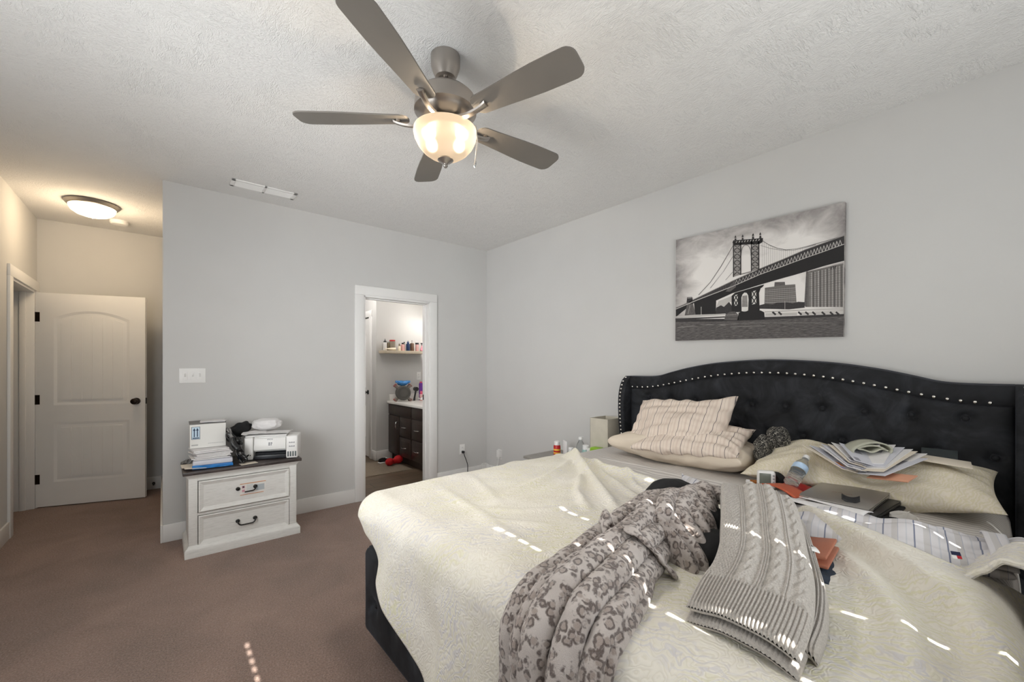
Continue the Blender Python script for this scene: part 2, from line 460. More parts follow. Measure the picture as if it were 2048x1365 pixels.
# bathroom walls
b = B(); b.b2((2.30, 5.70, 0), (3.05, 5.82, H)); struct(b, 'wall_bathroom_shelf', m_bathwall)
b = B(); b.b2((0.98, 4.23, 0), (1.10, 7.2, H)); struct(b, 'wall_bathroom_left', m_bathwall)
b = B(); b.b2((0.98, 7.2, 0), (3.05, 7.32, H)); struct(b, 'wall_bathroom_back', m_bathwall)
b = B(); b.b2((2.30, 5.82, 0), (2.42, 5.93, H)); b.b2((2.30, 6.64, 0), (2.42, 7.2, H)); b.b2((2.30, 5.93, 2.045), (2.42, 6.64, H)); struct(b, 'wall_bathroom_closet', m_wall)

# baseboards
BH, BT = 0.133, 0.014
b = B(); b.b2((0, 4.11 - BT, 0), (1.44, 4.11, BH), 0.004); b.b2((2.352, 4.11 - BT, 0), (3.05, 4.11, BH), 0.004); b.b2((-BT, 4.11 - BT, 0), (0, 5.96, BH), 0.004); struct(b, 'baseboard_back', m_white)
b = B(); b.b2((3.05 - BT, 2.2, 0), (3.05, 4.11, BH), 0.004); b.b2((3.05 - BT, -0.8, 0), (3.05, -0.1, BH), 0.004); struct(b, 'baseboard_right', m_white)
b = B(); b.b2((LW, -0.8, 0), (LW + BT, 4.96, BH), 0.004); struct(b, 'baseboard_left', m_white)
b = B(); b.b2((LW, 5.96 - BT, 0), (0, 5.96, BH), 0.004); struct(b, 'baseboard_hall', m_white)
b = B(); b.b2((2.30, 5.70 - BT, 0), (2.53, 5.70, BH), 0.004); b.b2((2.30 - BT, 5.70 - BT, 0), (2.30, 5.84, BH), 0.004); struct(b, 'baseboard_bathroom', m_white)

# bathroom doorway: casing and jamb (no leaf in the opening)
b = B()
b.b2((1.44, 4.092, 0), (1.53, 4.11, 2.045), 0.004); b.b2((2.262, 4.092, 0), (2.352, 4.11, 2.045), 0.004); b.b2((1.44, 4.092, 2.045), (2.352, 4.11, 2.135), 0.004)
b.b2((1.525, 4.10, 0), (1.545, 4.24, 2.04), 0.002); b.b2((2.247, 4.10, 0), (2.267, 4.24, 2.04), 0.002); b.b2((1.53, 4.10, 2.025), (2.262, 4.24, 2.046), 0.002)
b.b2((1.545, 4.155, 0), (1.557, 4.19, 2.03), 0.002); b.b2((2.235, 4.155, 0), (2.247, 4.19, 2.03), 0.002); b.b2((1.545, 4.155, 2.013), (2.247, 4.19, 2.026), 0.002)
struct(b, 'trim_1', m_white)
b = B(); b.b2((2.240, 4.192, 0.955), (2.2475, 4.225, 1.015), 0.002); struct(b, 'strike_plate', m_black)
# hall doorway casing in the left wall
b = B()
b.b2((LW, 4.96, 0), (LW + 0.018, 5.05, 2.045), 0.004); b.b2((LW, 5.86, 0), (LW + 0.018, 5.945, 2.045), 0.004); b.b2((LW, 4.96, 2.045), (LW + 0.018, 5.945, 2.135), 0.004)
for y0, y1 in ((5.05, 5.066), (5.844, 5.86)): b.b2((LW - 0.14, y0, 0), (LW + 0.004, y1, 2.04), 0.002)
b.b2((LW - 0.14, 5.05, 2.026), (LW + 0.004, 5.86, 2.046), 0.002)
b.b2((LW - 0.09, 5.832, 0), (LW - 0.05, 5.845, 2.03), 0.002); b.b2((LW - 0.09, 5.066, 0), (LW - 0.05, 5.078, 2.03), 0.002)
b.b2((LW - 0.158, 5.86, 0), (LW - 0.14, 5.95, 2.135), 0.004); b.b2((LW - 0.158, 4.96, 0), (LW - 0.14, 5.05, 2.135), 0.004)
struct(b, 'trim_2', m_white)
# bathroom closet casing
b = B()
b.b2((2.282, 5.84, 0), (2.30, 5.93, 2.045), 0.003); b.b2((2.282, 6.64, 0), (2.30, 6.73, 2.045), 0.003); b.b2((2.282, 5.84, 2.045), (2.30, 6.73, 2.135), 0.003)
struct(b, 'trim_3', m_white)

# windows behind the camera: frame, sill and closed blinds whose cord holes let the sun through
m_slat = plain('white_blind_slat', (236, 234, 228), 0.5, var=0.01)
def window(name, x0, x1, cords):
    r = sroot(name)
    b = B(); y0, y1 = -0.90, -0.80
    b.b2((x0, y0, WZ0), (x0 + 0.02, y1, WZ1)); b.b2((x1 - 0.02, y0, WZ0), (x1, y1, WZ1)); b.b2((x0, y0, WZ1 - 0.02), (x1, y1, WZ1))
    struct(b, 'window_frame', m_white, r)
    b = B(); b.b2((x0 - 0.03, -0.93, WZ0 - 0.02), (x1 + 0.03, -0.78, WZ0), 0.004); struct(b, 'window_sill', m_white, r)
    b = B(); hh, hw = 0.013, 0.006
    yb = -0.775
    z = WZ0 + 0.02
    xs = [x0 - 0.03] + [c for c in cords] + [x1 + 0.03]
    while z < WZ1 + 0.03:
        zc = z + 0.022
        for a, c in zip(xs, xs[1:]):
            b.b2((a + (hw if a in cords else 0), yb, z - 0.004), (c - (hw if c in cords else 0), yb + 0.003, z + 0.048))
        for c in cords:
            b.b2((c - hw, yb, z - 0.004), (c + hw, yb + 0.003, zc - hh)); b.b2((c - hw, yb, zc + hh), (c + hw, yb + 0.003, z + 0.048))
        z += 0.045; yb = -0.775 if yb < -0.774 and yb > -0.7755 and False else (-0.771 if abs(yb + 0.775) < 1e-6 else -0.775)
    b.b2((x0 - 0.03, -0.80, WZ1 + 0.02), (x1 + 0.03, -0.76, WZ1 + 0.08), 0.004)
    struct(b, 'window_blind', m_slat, r)
window('window_1', 0.15, 1.10, (0.31, 0.945))
window('window_2', 1.125, 2.075, (1.29, 1.90))
r = sroot('added_window')  # window made up to stand behind the left wall fill lamps
b = B(); b.b2((LW - 0.06, 1.15, 0.8), (LW - 0.02, 2.65, 2.1)); struct(b, 'window_blind', m_slat, r)
b = B(); b.b2((LW, 1.06, 0.71), (LW + 0.018, 1.15, 2.19), 0.003); b.b2((LW, 2.65, 0.71), (LW + 0.018, 2.74, 2.19), 0.003); b.b2((LW, 1.15, 2.1), (LW + 0.018, 2.65, 2.19), 0.003); b.b2((LW, 1.15, 0.71), (LW + 0.03, 2.65, 0.8), 0.003); struct(b, 'window_frame', m_white, r)

# ------------------------------------------------------------------ doors
def door_leaf_mesh(b, W, Hh, T=0.035, planks=6):
    st, br, mr0, mr1, tr = 0.125, 0.235, 0.80, 0.965, 0.16
    core = T - 0.014
    b.b2((0.003, -core / 2, 0.012), (W - 0.003, core / 2, Hh))
    rise = 0.075
    def arch(x): return Hh - tr - rise * ((x - W / 2) / (W / 2 - st)) ** 2
    n = 16
    xs = [lerp(st, W - st, k / n) for k in range(n + 1)]
    for s in (-1, 1):
        o = (0, s * core / 2, 0); d = (0, s * 0.007, 0)
        for poly in ([(0, 0.01), (st, 0.01), (st, Hh), (0, Hh)], [(W - st, 0.01), (W, 0.01), (W, Hh), (W - st, Hh)],
                     [(st, 0.01), (W - st, 0.01), (W - st, br), (st, br)], [(st, mr0), (W - st, mr0), (W - st, mr1), (st, mr1)],
                     [(x, arch(x)) for x in xs] + [(W - st, Hh), (st, Hh)]):
            b.prism(poly, o, (1, 0, 0), (0, 0, 1), d)
        # sloping moulding inside each opening, then the planked field
        def rim(out, inn):
            m = len(out)
            vs = [(x, s * (core / 2 + 0.007), z) for x, z in out] + [(x, s * (core / 2 + 0.0005), z) for x, z in inn]
            b._add(vs, [(i, (i + 1) % m, (i + 1) % m + m, i + m) for i in range(m)])
        i1, i2 = 0.022, 0.05
        lo = [(st, br), (W - st, br), (W - st, mr0), (st, mr0)]
        rim(lo, [(st + i1, br + i1), (W - st - i1, br + i1), (W - st - i1, mr0 - i1), (st + i1, mr0 - i1)])
        k2 = (W / 2 - st - i1) / (W / 2 - st)
        top = [(W / 2 + (x - W / 2) * k2, arch(x) - i1) for x in reversed(xs)]
        rim([(st, mr1), (W - st, mr1)] + [(x, arch(x)) for x in reversed(xs)], [(st + i1, mr1 + i1), (W - st - i1, mr1 + i1)] + top)
        pw = (W - 2 * st - 2 * i2) / planks
        for k in range(planks):
            a = st + i2 + k * pw + 0.003; c = a + pw - 0.006
            b.prism([(a, br + i2), (c, br + i2), (c, mr0 - i2), (a, mr0 - i2)], o, (1, 0, 0), (0, 0, 1), (0, s * 0.0055, 0))
            ar = [(lerp(a, c, q / 3), arch(W / 2 + (lerp(a, c, q / 3) - W / 2) * 1.04) - i2) for q in range(4)]
            b.prism([(a, mr1 + i2), (c, mr1 + i2)] + ar[::-1], o, (1, 0, 0), (0, 0, 1), (0, s * 0.0055, 0))
def knob_mesh(b, x, z, s, T=0.035):
    m = Matrix.Translation((x, s * T / 2, z)) @ Matrix.Rotation(R(-90 * s), 4, 'X')
    b.lathe([(0.033, 0), (0.033, 0.006), (0.013, 0.010), (0.011, 0.030), (0.022, 0.036), (0.030, 0.046), (0.029, 0.058), (0.018, 0.066), (0.002, 0.068)], n=24, mat=m)
DW = 0.815
dl = sroot('door_1', (-0.905, 5.868, 0), math.atan2(-0.25, 0.775))
b = B(); door_leaf_mesh(b, DW, 2.03); struct(b, 'door_leaf', m_doorw, dl, sharp=25)
b = B(); knob_mesh(b, DW - 0.07, 0.985, -1); knob_mesh(b, DW - 0.07, 0.985, 1); b.b2((DW - 0.001, -0.012, 0.955), (DW + 0.002, 0.012, 1.015)); struct(b, 'door_knob', m_bronze, dl)
for z in (0.27, 1.02, 1.80):
    b = B(); b.cyl((-0.008, -0.019, z - 0.045), (-0.008, -0.019, z + 0.045), 0.007, n=12); b.b2((-0.03, -0.0185, z - 0.045), (0.028, -0.0165, z + 0.045)); struct(b, 'door_hinge', m_bronze, dl)
d2 = sroot('door_2', (2.318, 6.638, 0), R(-90))
b = B(); door_leaf_mesh(b, 0.706, 2.03, planks=2); struct(b, 'door_leaf', m_doorw, d2, sharp=25)
b = B(); knob_mesh(b, 0.706 - 0.07, 0.95, -1); struct(b, 'door_knob', m_black, d2)
# spring door stop on the hall baseboard
t = thing('door_stop', 'small dark spring door stop on the hall baseboard behind the white panelled door', 'door stop', (-0.075, 5.946, 0.065))
b = B(); b.cyl((0, 0, 0), (0, -0.006, 0), 0.013); b.cyl((0, -0.006, 0), (0, -0.062, 0), 0.006); b.build('spring', m_bronze, t)
b = B(); b.cyl((0, -0.062, 0), (0, -0.078, 0), 0.010, 0.008); b.build('tip', m_blackp, t)
# ------------------------------------------------------------------ ceiling fan
FX, FY = 0.985, 1.64
fan = thing('ceiling_fan', 'brushed nickel ceiling fan with five grey blades and a lit glass bowl', 'ceiling fan', (FX, FY, H))
b = B(); b.lathe([(0.05, 0), (0.066, -0.001), (0.066, -0.045), (0.060, -0.065), (0.046, -0.098), (0.034, -0.104), (0.030, -0.094)], n=40); b.build('canopy', m_nickel, fan)
b = B(); b.cyl((0, 0, -0.094), (0, 0, -0.16), 0.0125); b.lathe([(0.022, -0.125), (0.024, -0.135), (0.024, -0.16)], n=24); b.build('downrod', m_nickel, fan)
b = B(); b.lathe([(0.024, -0.155), (0.055, -0.160), (0.118, -0.175), (0.135, -0.192), (0.138, -0.225), (0.140, -0.255), (0.128, -0.262), (0.122, -0.268), (0.098, -0.290), (0.066, -0.296), (0.05, -0.296)], n=48); b.build('motor_housing', m_nickel, fan)
b = B(); b.lathe([(0.05, -0.290), (0.058, -0.296), (0.058, -0.322), (0.072, -0.328), (0.078, -0.336), (0.05, -0.338)], n=36); b.build('light_fitter', m_nickel, fan)
ZB = -0.288
r0, r1, hw0, hw1 = 0.165, 0.668, 0.050, 0.071
def blade_half(s):   # half width along the blade
    wv = lerp(hw0, hw1, sstep(0, 0.75, s))
    d = min(s, 1 - s) * (r1 - r0); rr = 0.042
    return wv - rr + math.sqrt(max(0, rr * rr - (rr - d) ** 2)) if d < rr else wv
for k in range(5):
    a = R(69.5 + 72 * k)
    tilt = Matrix.Rotation(a, 4, 'Z') @ Matrix.Translation((0, 0, ZB)) @ Matrix.Rotation(R(-11), 4, 'X')
    ss = [0, .004, .012, .025, .045, .07, .1, .2, .35, .5, .65, .8, .88, .92, .95, .975, .99, .997, 1]
    b = B(); top = []
    outl = [(lerp(r0, r1, s), blade_half(s)) for s in ss] + [(lerp(r0, r1, s), -blade_half(s)) for s in reversed(ss)]
    b.prism([(p, q) for p, q in outl], tilt @ Vector((0, 0, -0.003)), tilt.to_3x3() @ Vector((1, 0, 0)), tilt.to_3x3() @ Vector((0, 1, 0)), tilt.to_3x3() @ Vector((0, 0, 0.006)))
    bl = b.build('blade', m_blade, fan)
    b = B()
    pr = spline([(0.060, 0, -0.006, 0.026), (0.095, 0, -0.020, 0.018), (0.15, 0, -0.026, 0.015), (0.205, 0, -0.018, 0.014), (0.235, 0, -0.008, 0.017)], 16)
    rings = []
    for x, y, z, hw in pr:
        rings.append([tilt @ Vector((x, hw * cx, z + cz)) for cx, cz in ((-1, 0), (-.7, -.007), (0, -.010), (.7, -.007), (1, 0), (0, .003))])
    b.loft(rings); b.cyl(tilt @ Vector((0.215, 0, -0.012)), tilt @ Vector((0.215, 0, -0.002)), 0.012)
    b.build('blade_arm', m_nickel, bl)
def shell(b, prof, th, n=48):
    inner = [(max(r - th, 0.001), z + th * 0.5) for r, z in prof]
    b.lathe(prof + inner[::-1], n=n, caps=False)
b = B(); b.lathe([(0.136, -0.336), (0.142, -0.338), (0.143, -0.352), (0.138, -0.375), (0.124, -0.404), (0.102, -0.430), (0.075, -0.450), (0.045, -0.463), (0.012, -0.468)], n=56, caps=False); bowl = b.build('glass_bowl', m_bowl, fan, 'lit frosted cream glass bowl')
for s in (-1, 1):
    b = B(); b.sphere((0.058 * s * 0.80, -0.058 * s * 0.6, -0.400), (0.024, 0.024, 0.028)); b.cyl((0.058 * s * .8, -0.058 * s * .6, -0.366), (0.058 * s * .8, -0.058 * s * .6, -0.38), 0.012); b.build('bulb', m_bulb, bowl)
b = B(); b.lathe([(0.012, -0.462), (0.034, -0.466), (0.036, -0.472), (0.026, -0.480), (0.012, -0.486), (0.008, -0.492), (0.011, -0.498), (0.006, -0.506), (0.002, -0.508)], n=28); b.build('finial', m_nickel, fan)
for dx, dy, z1 in ((0.10, -0.09, -0.475), (0.075, -0.12, -0.505)):
    b = B(); b.tube([(dx * .55, dy * .55, -0.33), (dx * 1.06, dy * 1.06, -0.342), (dx * 1.10, dy * 1.10, -0.40), (dx * 1.02, dy * 1.02, z1)], 0.0013, 6)
    b.lathe([(0.001, 0.012), (0.004, 0.006), (0.005, -0.004), (0.001, -0.012)], c=(dx * 1.02, dy * 1.02, z1 - 0.01), n=10); b.build('pull_chain', m_chrome, fan)
for s in (-1, 1):
    lamp('fan_bulb_light', 'POINT', 8.5, (1.0, 0.82, 0.60), (FX + 0.050 * s, FY - 0.038 * s, H - 0.346), radius=0.015)

# unseen area lamp added below the bowl to carry the fan light's glow downwards
lamp('fan_down_fill', 'AREA', 9.5, (1.0, 0.94, 0.85), (FX, FY, H - 0.515), (0, 0, 0), 0.22)

# ------------------------------------------------------------------ hall ceiling light, smoke detector, vent
t = thing('ceiling_light', 'round flush ceiling light glowing warm in the hall above the open door', 'ceiling light', (-0.465, 5.10, H))
b = B(); b.lathe([(0.10, 0), (0.176, -0.001), (0.180, -0.010), (0.172, -0.018), (0.166, -0.026), (0.158, -0.034), (0.150, -0.036), (0.140, -0.03)], n=48); b.build('rim', m_nickel, t)
b = B(); b.lathe([(0.152, -0.030), (0.149, -0.050), (0.135, -0.076), (0.105, -0.098), (0.065, -0.112), (0.02, -0.117)], n=40); b.build('diffuser', m_hallglow, t, 'lit cream glass diffuser')
b = B(); b.lathe([(0.012, -0.114), (0.014, -0.120), (0.008, -0.128), (0.002, -0.131)], n=16); b.build('finial', m_nickel, t)
lamp('hall_light', 'POINT', 13.0, (1.0, 0.78, 0.53), (-0.465, 5.10, H - 0.17), radius=0.12)
b = B(); b.lathe([(0.05, 0), (0.068, 0), (0.068, -0.022), (0.058, -0.034), (0.02, -0.038)], n=32)
tag(b.build('smoke_detector', m_plas), 'round white smoke detector on the hall ceiling behind the ceiling light', 'smoke detector', loc=(-0.325, 5.56, H))
t = thing('ceiling_vent', 'white rectangular air vent in the ceiling near the back wall', 'vent', (0.62, 3.80, H))
b = B(); VW, VD = 0.225, 0.075
b.b2((-VW, -VD, -0.010), (VW, -VD + 0.024, 0), 0.003); b.b2((-VW, VD - 0.024, -0.010), (VW, VD, 0), 0.003)
for x in (-VW, VW - 0.03, -0.010): b.b2((x, -VD, -0.010), (x + (0.03 if abs(x) > 0.1 else 0.02), VD, 0), 0.003)
b.build('frame', m_white, t)
b = B(); b.b2((-VW + 0.01, -VD + 0.01, -0.0012), (VW - 0.01, VD - 0.01, 0)); b.build('backing', m_white, t)
for x0, x1 in ((-VW + 0.03, -0.01), (0.01, VW - 0.03)):
    b = B()
    for k in range(9):
        y = lerp(-VD + 0.028, VD - 0.028, k / 8)
        m = Matrix.Translation(((x0 + x1) / 2, y, -0.004)) @ Matrix.Rotation(R(-38), 4, 'X')
        b.box((0, 0, 0), (x1 - x0, 0.014, 0.0015), mat=m)
    b.build('louver_panel', m_white, t)

# ------------------------------------------------------------------ switch plate and outlets
t = thing('light_switch', 'white three gang light switch plate on the back wall above the white nightstand', 'light switch', (0.180, 4.11, 1.263))
b = B(); b.b2((-0.083, -0.006, -0.058), (0.083, 0, 0.058), 0.003); b.build('plate', m_plas, t)
for x in (-0.046, 0, 0.046):
    b = B(); b.b2((x - 0.016, -0.0075, -0.033), (x + 0.016, -0.005, 0.033), 0.001)
    b.box((0, 0, 0), (0.010, 0.016, 0.022), 0.002, mat=Matrix.Translation((x, -0.010, 0.004)) @ Matrix.Rotation(R(25), 4, 'X')); b.build('toggle', m_white, t)
m_slot = plain('dark_slot', (40, 40, 40), 0.6)
def outlet(name, label, loc, rz):
    t = thing(name, label, 'outlet', loc, rz)
    b = B(); b.b2((-0.036, -0.006, -0.058), (0.036, 0, 0.058), 0.003); b.build('plate', m_plas, t)
    for z in (-0.02, 0.02):
        b = B(); b.b2((-0.015, -0.008, z - 0.014), (0.015, -0.005, z + 0.014), 0.004)
        for x in (-0.006, 0.006): b.b2((x - 0.001, -0.0084, z - 0.003), (x + 0.001, -0.008, z + 0.006), mi=1)
        b.build('receptacle', [m_plas, m_slot], t)
    return t
outlet('wall_outlet', 'white outlet on the back wall with a black cord plugged in', (2.692, 4.11, 0.358), 0)
t = thing('power_cord', 'black power cord hanging from the outlet beside the bathroom door', 'cord', (2.692, 4.10, 0.33))
b = B(); b.b2((-0.013, -0.03, -0.016), (0.013, 0.003, 0.012), 0.005); b.build('plug', m_blackp, t)
b = B(); b.tube(spline([(0, -0.028, -0.004), (0.002, -0.04, -0.04), (0.03, -0.035, -0.10), (0.052, -0.03, -0.16), (0.056, -0.03, -0.25), (0.09, -0.05, -0.30), (0.2, -0.1, -0.325)], 30), 0.0045, 8); b.build('cable', m_blackp, t)
outlet('wall_outlet', 'white outlet low on the headboard wall near the room corner', (3.05, 3.843, 0.293), R(-90))
t = thing('charger', 'white plug in adapter in the outlet near the room corner', 'charger', (3.044, 3.836, 0.300))
b = B(); b.b2((-0.034, -0.026, -0.04), (0, 0.026, 0.045), 0.006); b.build('body', m_plas, t)
b = B(); b.tube(spline([(-0.02, 0, -0.04), (-0.022, 0.005, -0.09), (-0.03, 0.02, -0.14), (-0.10, 0.06, -0.20), (-0.14, 0.12, -0.296)], 20), 0.003, 6); b.build('cable', m_plas, t)
b = B(); b.tube(spline([(2.93, 4.02, 0.10), (2.915, 4.03, 0.155), (2.95, 4.035, 0.165), (3.0, 4.03, 0.158), (3.02, 4.0, 0.12), (3.0, 3.9, 0.02), (2.9, 3.86, 0.005)], 26), 0.004, 6)
tag(b.build('cable', m_plas), 'white loop of cable lying against the baseboard in the room corner', 'cable')
# ------------------------------------------------------------------ bed: headboard with wings, rails, footboard, mattress
TOP = [(-0.09, 1.258), (0.108, 1.258), (0.209, 1.266), (0.299, 1.291), (0.436, 1.326), (0.609, 1.357), (0.804, 1.375), (0.97, 1.381), (1.136, 1.375), (1.331, 1.357), (1.504, 1.326), (1.641, 1.291), (1.731, 1.266), (1.832, 1.258), (2.03, 1.258)]
NAIL = [(-0.05, 1.172), (0.06, 1.171), (0.123, 1.174), (0.206, 1.185), (0.314, 1.207), (0.43, 1.233), (0.556, 1.259), (0.694, 1.281), (0.845, 1.295), (0.97, 1.298), (1.095, 1.295), (1.246, 1.281), (1.384, 1.259), (1.51, 1.233), (1.626, 1.207), (1.734, 1.185), (1.817, 1.174), (1.88, 1.171), (1.99, 1.172)]
def smooth_tab(tab, k=6): return spline(tab, (len(tab) - 1) * k + 1)
TOPs, NAILs = smooth_tab(TOP), smooth_tab(NAIL)
Y0H, Y1H = -0.03, 1.97
bed = thing('bed', 'king bed with black tufted velvet winged headboard and studded trim', 'bed', (0, 0, 0))
b = B()
ys = [lerp(Y0H - 0.02, Y1H + 0.02, k / 60) for k in range(61)]
b.prism([(y, 0.12) for y in (Y0H - 0.02, Y1H + 0.02)] + [(y, interp(TOPs, y) - 0.012) for y in reversed(ys)], (2.945, 0, 0), (0, 1, 0), (0, 0, 1), (0.08, 0, 0))
hb = b.build('headboard', m_velvet, bed)
BT1 = [(1.814 - 0.188 * k, 1.090) for k in range(10)]
BT2 = [(1.720 - 0.188 * k, 0.915) for k in range(10)]
BT3 = [(1.814 - 0.188 * k, 0.740) for k in range(10)]
def seg_d(p, a, c):
    ax, az = a; dx, dz = c[0] - ax, c[1] - az
    t = clamp(((p[0] - ax) * dx + (p[1] - az) * dz) / (dx * dx + dz * dz))
    return math.hypot(p[0] - ax - dx * t, p[1] - az - dz * t)
CREASE = [(p, q) for A, C in ((BT1, BT2), (BT2, BT3)) for p in A for q in C if abs(p[0] - q[0]) < 0.11] + [(p, (p[0], 1.35)) for p in BT1]
def tuft(u, v):
    y = lerp(Y0H, Y1H, u); zt = interp(NAILs, y) - 0.012
    z = lerp(0.55, zt, v)
    d = 0.0
    for p in BT1 + BT2 + BT3:
        q = (y - p[0]) ** 2 + (z - p[1]) ** 2
        if q < 0.02: d += 0.030 * math.exp(-q / 0.0008) + 0.008 * math.exp(-q / 0.004)
    for a, c in CREASE:
        if min(a[0], c[0]) - 0.06 < y < max(a[0], c[0]) + 0.06:
            q = seg_d((y, z), a, c)
            if q < 0.05: d += 0.0032 * math.exp(-(q / 0.007) ** 2)
    e = min(1 - v, u * 2.2, (1 - u) * 2.2) / 0.08
    edge = 1 - math.sqrt(max(0, 1 - (1 - clamp(e)) ** 2))
    return (2.917 + d + edge * 0.022, y, z)
b = B(); b.grid(tuft, 300, 110); b.build('tufted_panel', m_velvet, hb)
def border(u, v):
    y = lerp(Y0H, Y1H, u); z0 = interp(NAILs, y) - 0.014; z1 = interp(TOPs, y)
    a = v * PI * 0.75
    if v < 0.72:
        s = v / 0.72; return (2.938 - 0.022 * math.sin(PI * clamp(s * 0.92 + 0.02)) ** 0.6, y, lerp(z0, z1 - 0.006, s))
    s = (v - 0.72) / 0.28; return (lerp(2.932, 3.03, s), y, z1 - 0.006 + 0.008 * math.sin(PI * clamp(s * 1.3)))
b = B(); b.grid(border, 120, 22); b.build('border_band', m_velvet, hb)
m_nail = plain('nickel_nail_head', (205, 202, 196), 0.18, 1.0)
nl = B(); nl.sphere((0, 0, 0), (0.006, 0.0085, 0.0085), nu=12, nv=8); nail0 = nl.build('nail_head', m_nail, hb, 'silver nail head')
first = True
def place(o0, loc, parent, rz=0.0):
    o = o0.copy(); COL.objects.link(o); o.parent = parent; o.location = loc; o.rotation_euler = (0, 0, rz); return o
L = 0.0; prev = None; k = 0
yy = [lerp(1.955, 0.0, i / 800) for i in range(801)]
nxt = 0.0
for y in yy:
    p = (y, interp(NAILs, y))
    if prev: L += math.hypot(p[0] - prev[0], p[1] - prev[1])
    prev = p
    if L >= nxt:
        loc = (2.925, p[0], p[1]); nxt += 0.046
        if first: nail0.location = loc; first = False
        else: place(nail0, loc, hb)
bt = B(); bt.sphere((0, 0, 0), (0.010, 0.0145, 0.0145), nu=14, nv=8); but0 = bt.build('tuft_button', m_velvet, hb)
but0.location = (2.944, BT1[0][0], BT1[0][1])
for p in BT1[1:] + BT2: place(but0, (2.944, p[0], p[1]), hb)
WX = [(0.10, 2.855), (0.70, 2.852), (0.80, 2.838), (0.90, 2.826), (1.0, 2.820), (1.07, 2.821), (1.13, 2.830), (1.19, 2.850), (1.23, 2.880), (1.257, 2.925)]
for s, yi in ((1, 1.970), (-1, -0.030)):
    b = B(); rings = []
    for k in range(41):
        z = lerp(0.10, 1.257, k / 40); xf = interp(WX, z); th = 0.058
        ring = []
        for a in range(12):   # rounded front
            q = -PI / 2 + PI * a / 11
            ring.append((xf + 0.018 * (1 - math.cos(q)), yi + s * (th / 2 + th / 2 * math.sin(q)), z))
        ring += [(3.03, yi + s * th, z), (3.03, yi, z)]
        rings.append(ring)
    b.loft(rings); wg = b.build('headboard_wing', m_velvet, bed)
    z = 1.245
    while z > 0.74:
        place(nail0, (interp(smooth_tab(WX, 4), z) - 0.001, yi + s * 0.030, z), wg); z -= 0.030
# rails, footboard, legs
def padded(b, p, q, axis, tuftpts, depth):
    b.b2(p, q, 0.02, seg=3)
b = B(); b.b2((0.80, 1.955, 0.075), (2.95, 2.02, 0.42), 0.02); b.build('side_rail', m_velvet, bed)
b = B(); b.b2((0.80, -0.06, 0.075), (2.95, 0.0, 0.42), 0.02); b.build('side_rail', m_velvet, bed)
FB = [(1.80 - 0.2 * k, 0.345) for k in range(10)] + [(1.90 - 0.2 * k, 0.215) for k in range(10)]
def foot(u, v):
    y = lerp(-0.06, 2.015, u); z = lerp(0.06, 0.46, v); d = 0
    for p in FB:
        q = (y - p[0]) ** 2 + (z - p[1]) ** 2
        if q < 0.02: d += 0.02 * math.exp(-q / 0.0009) + 0.008 * math.exp(-q / 0.004)
    e = clamp(min(v, 1 - v) * 0.4 / 0.03); eu = clamp(min(u, 1 - u) * 2.07 / 0.035)
    return (0.748 + d + 0.03 * (1 - math.sqrt(1 - (1 - e) ** 2)) + 0.03 * (1 - math.sqrt(1 - (1 - eu) ** 2)), y, z)
b = B(); b.grid(foot, 220, 44); b.b2((0.772, -0.06, 0.06), (0.84, 2.015, 0.46), 0.01); ft = b.build('footboard', m_velvet, bed)
fb0 = place(but0, (0.768, FB[0][0], FB[0][1]), ft)
for p in FB[1:]: place(but0, (0.768, p[0], p[1]), ft)
for x, y in ((0.83, 1.95), (0.83, 0.0), (2.9, 1.95), (2.9, 0.0)):
    b = B(); b.lathe([(0.024, 0), (0.034, 0.066)], c=(x, y, 0), n=4, mat=None); b.build('leg', m_blackp, bed)
b = B(); b.b2((0.845, 0.005, 0.30), (2.91, 1.95, 0.700), 0.06, seg=4)
tag(b.build('mattress', m_sheet), 'thick mattress in a grey striped sheet on the black bed frame', 'mattress')
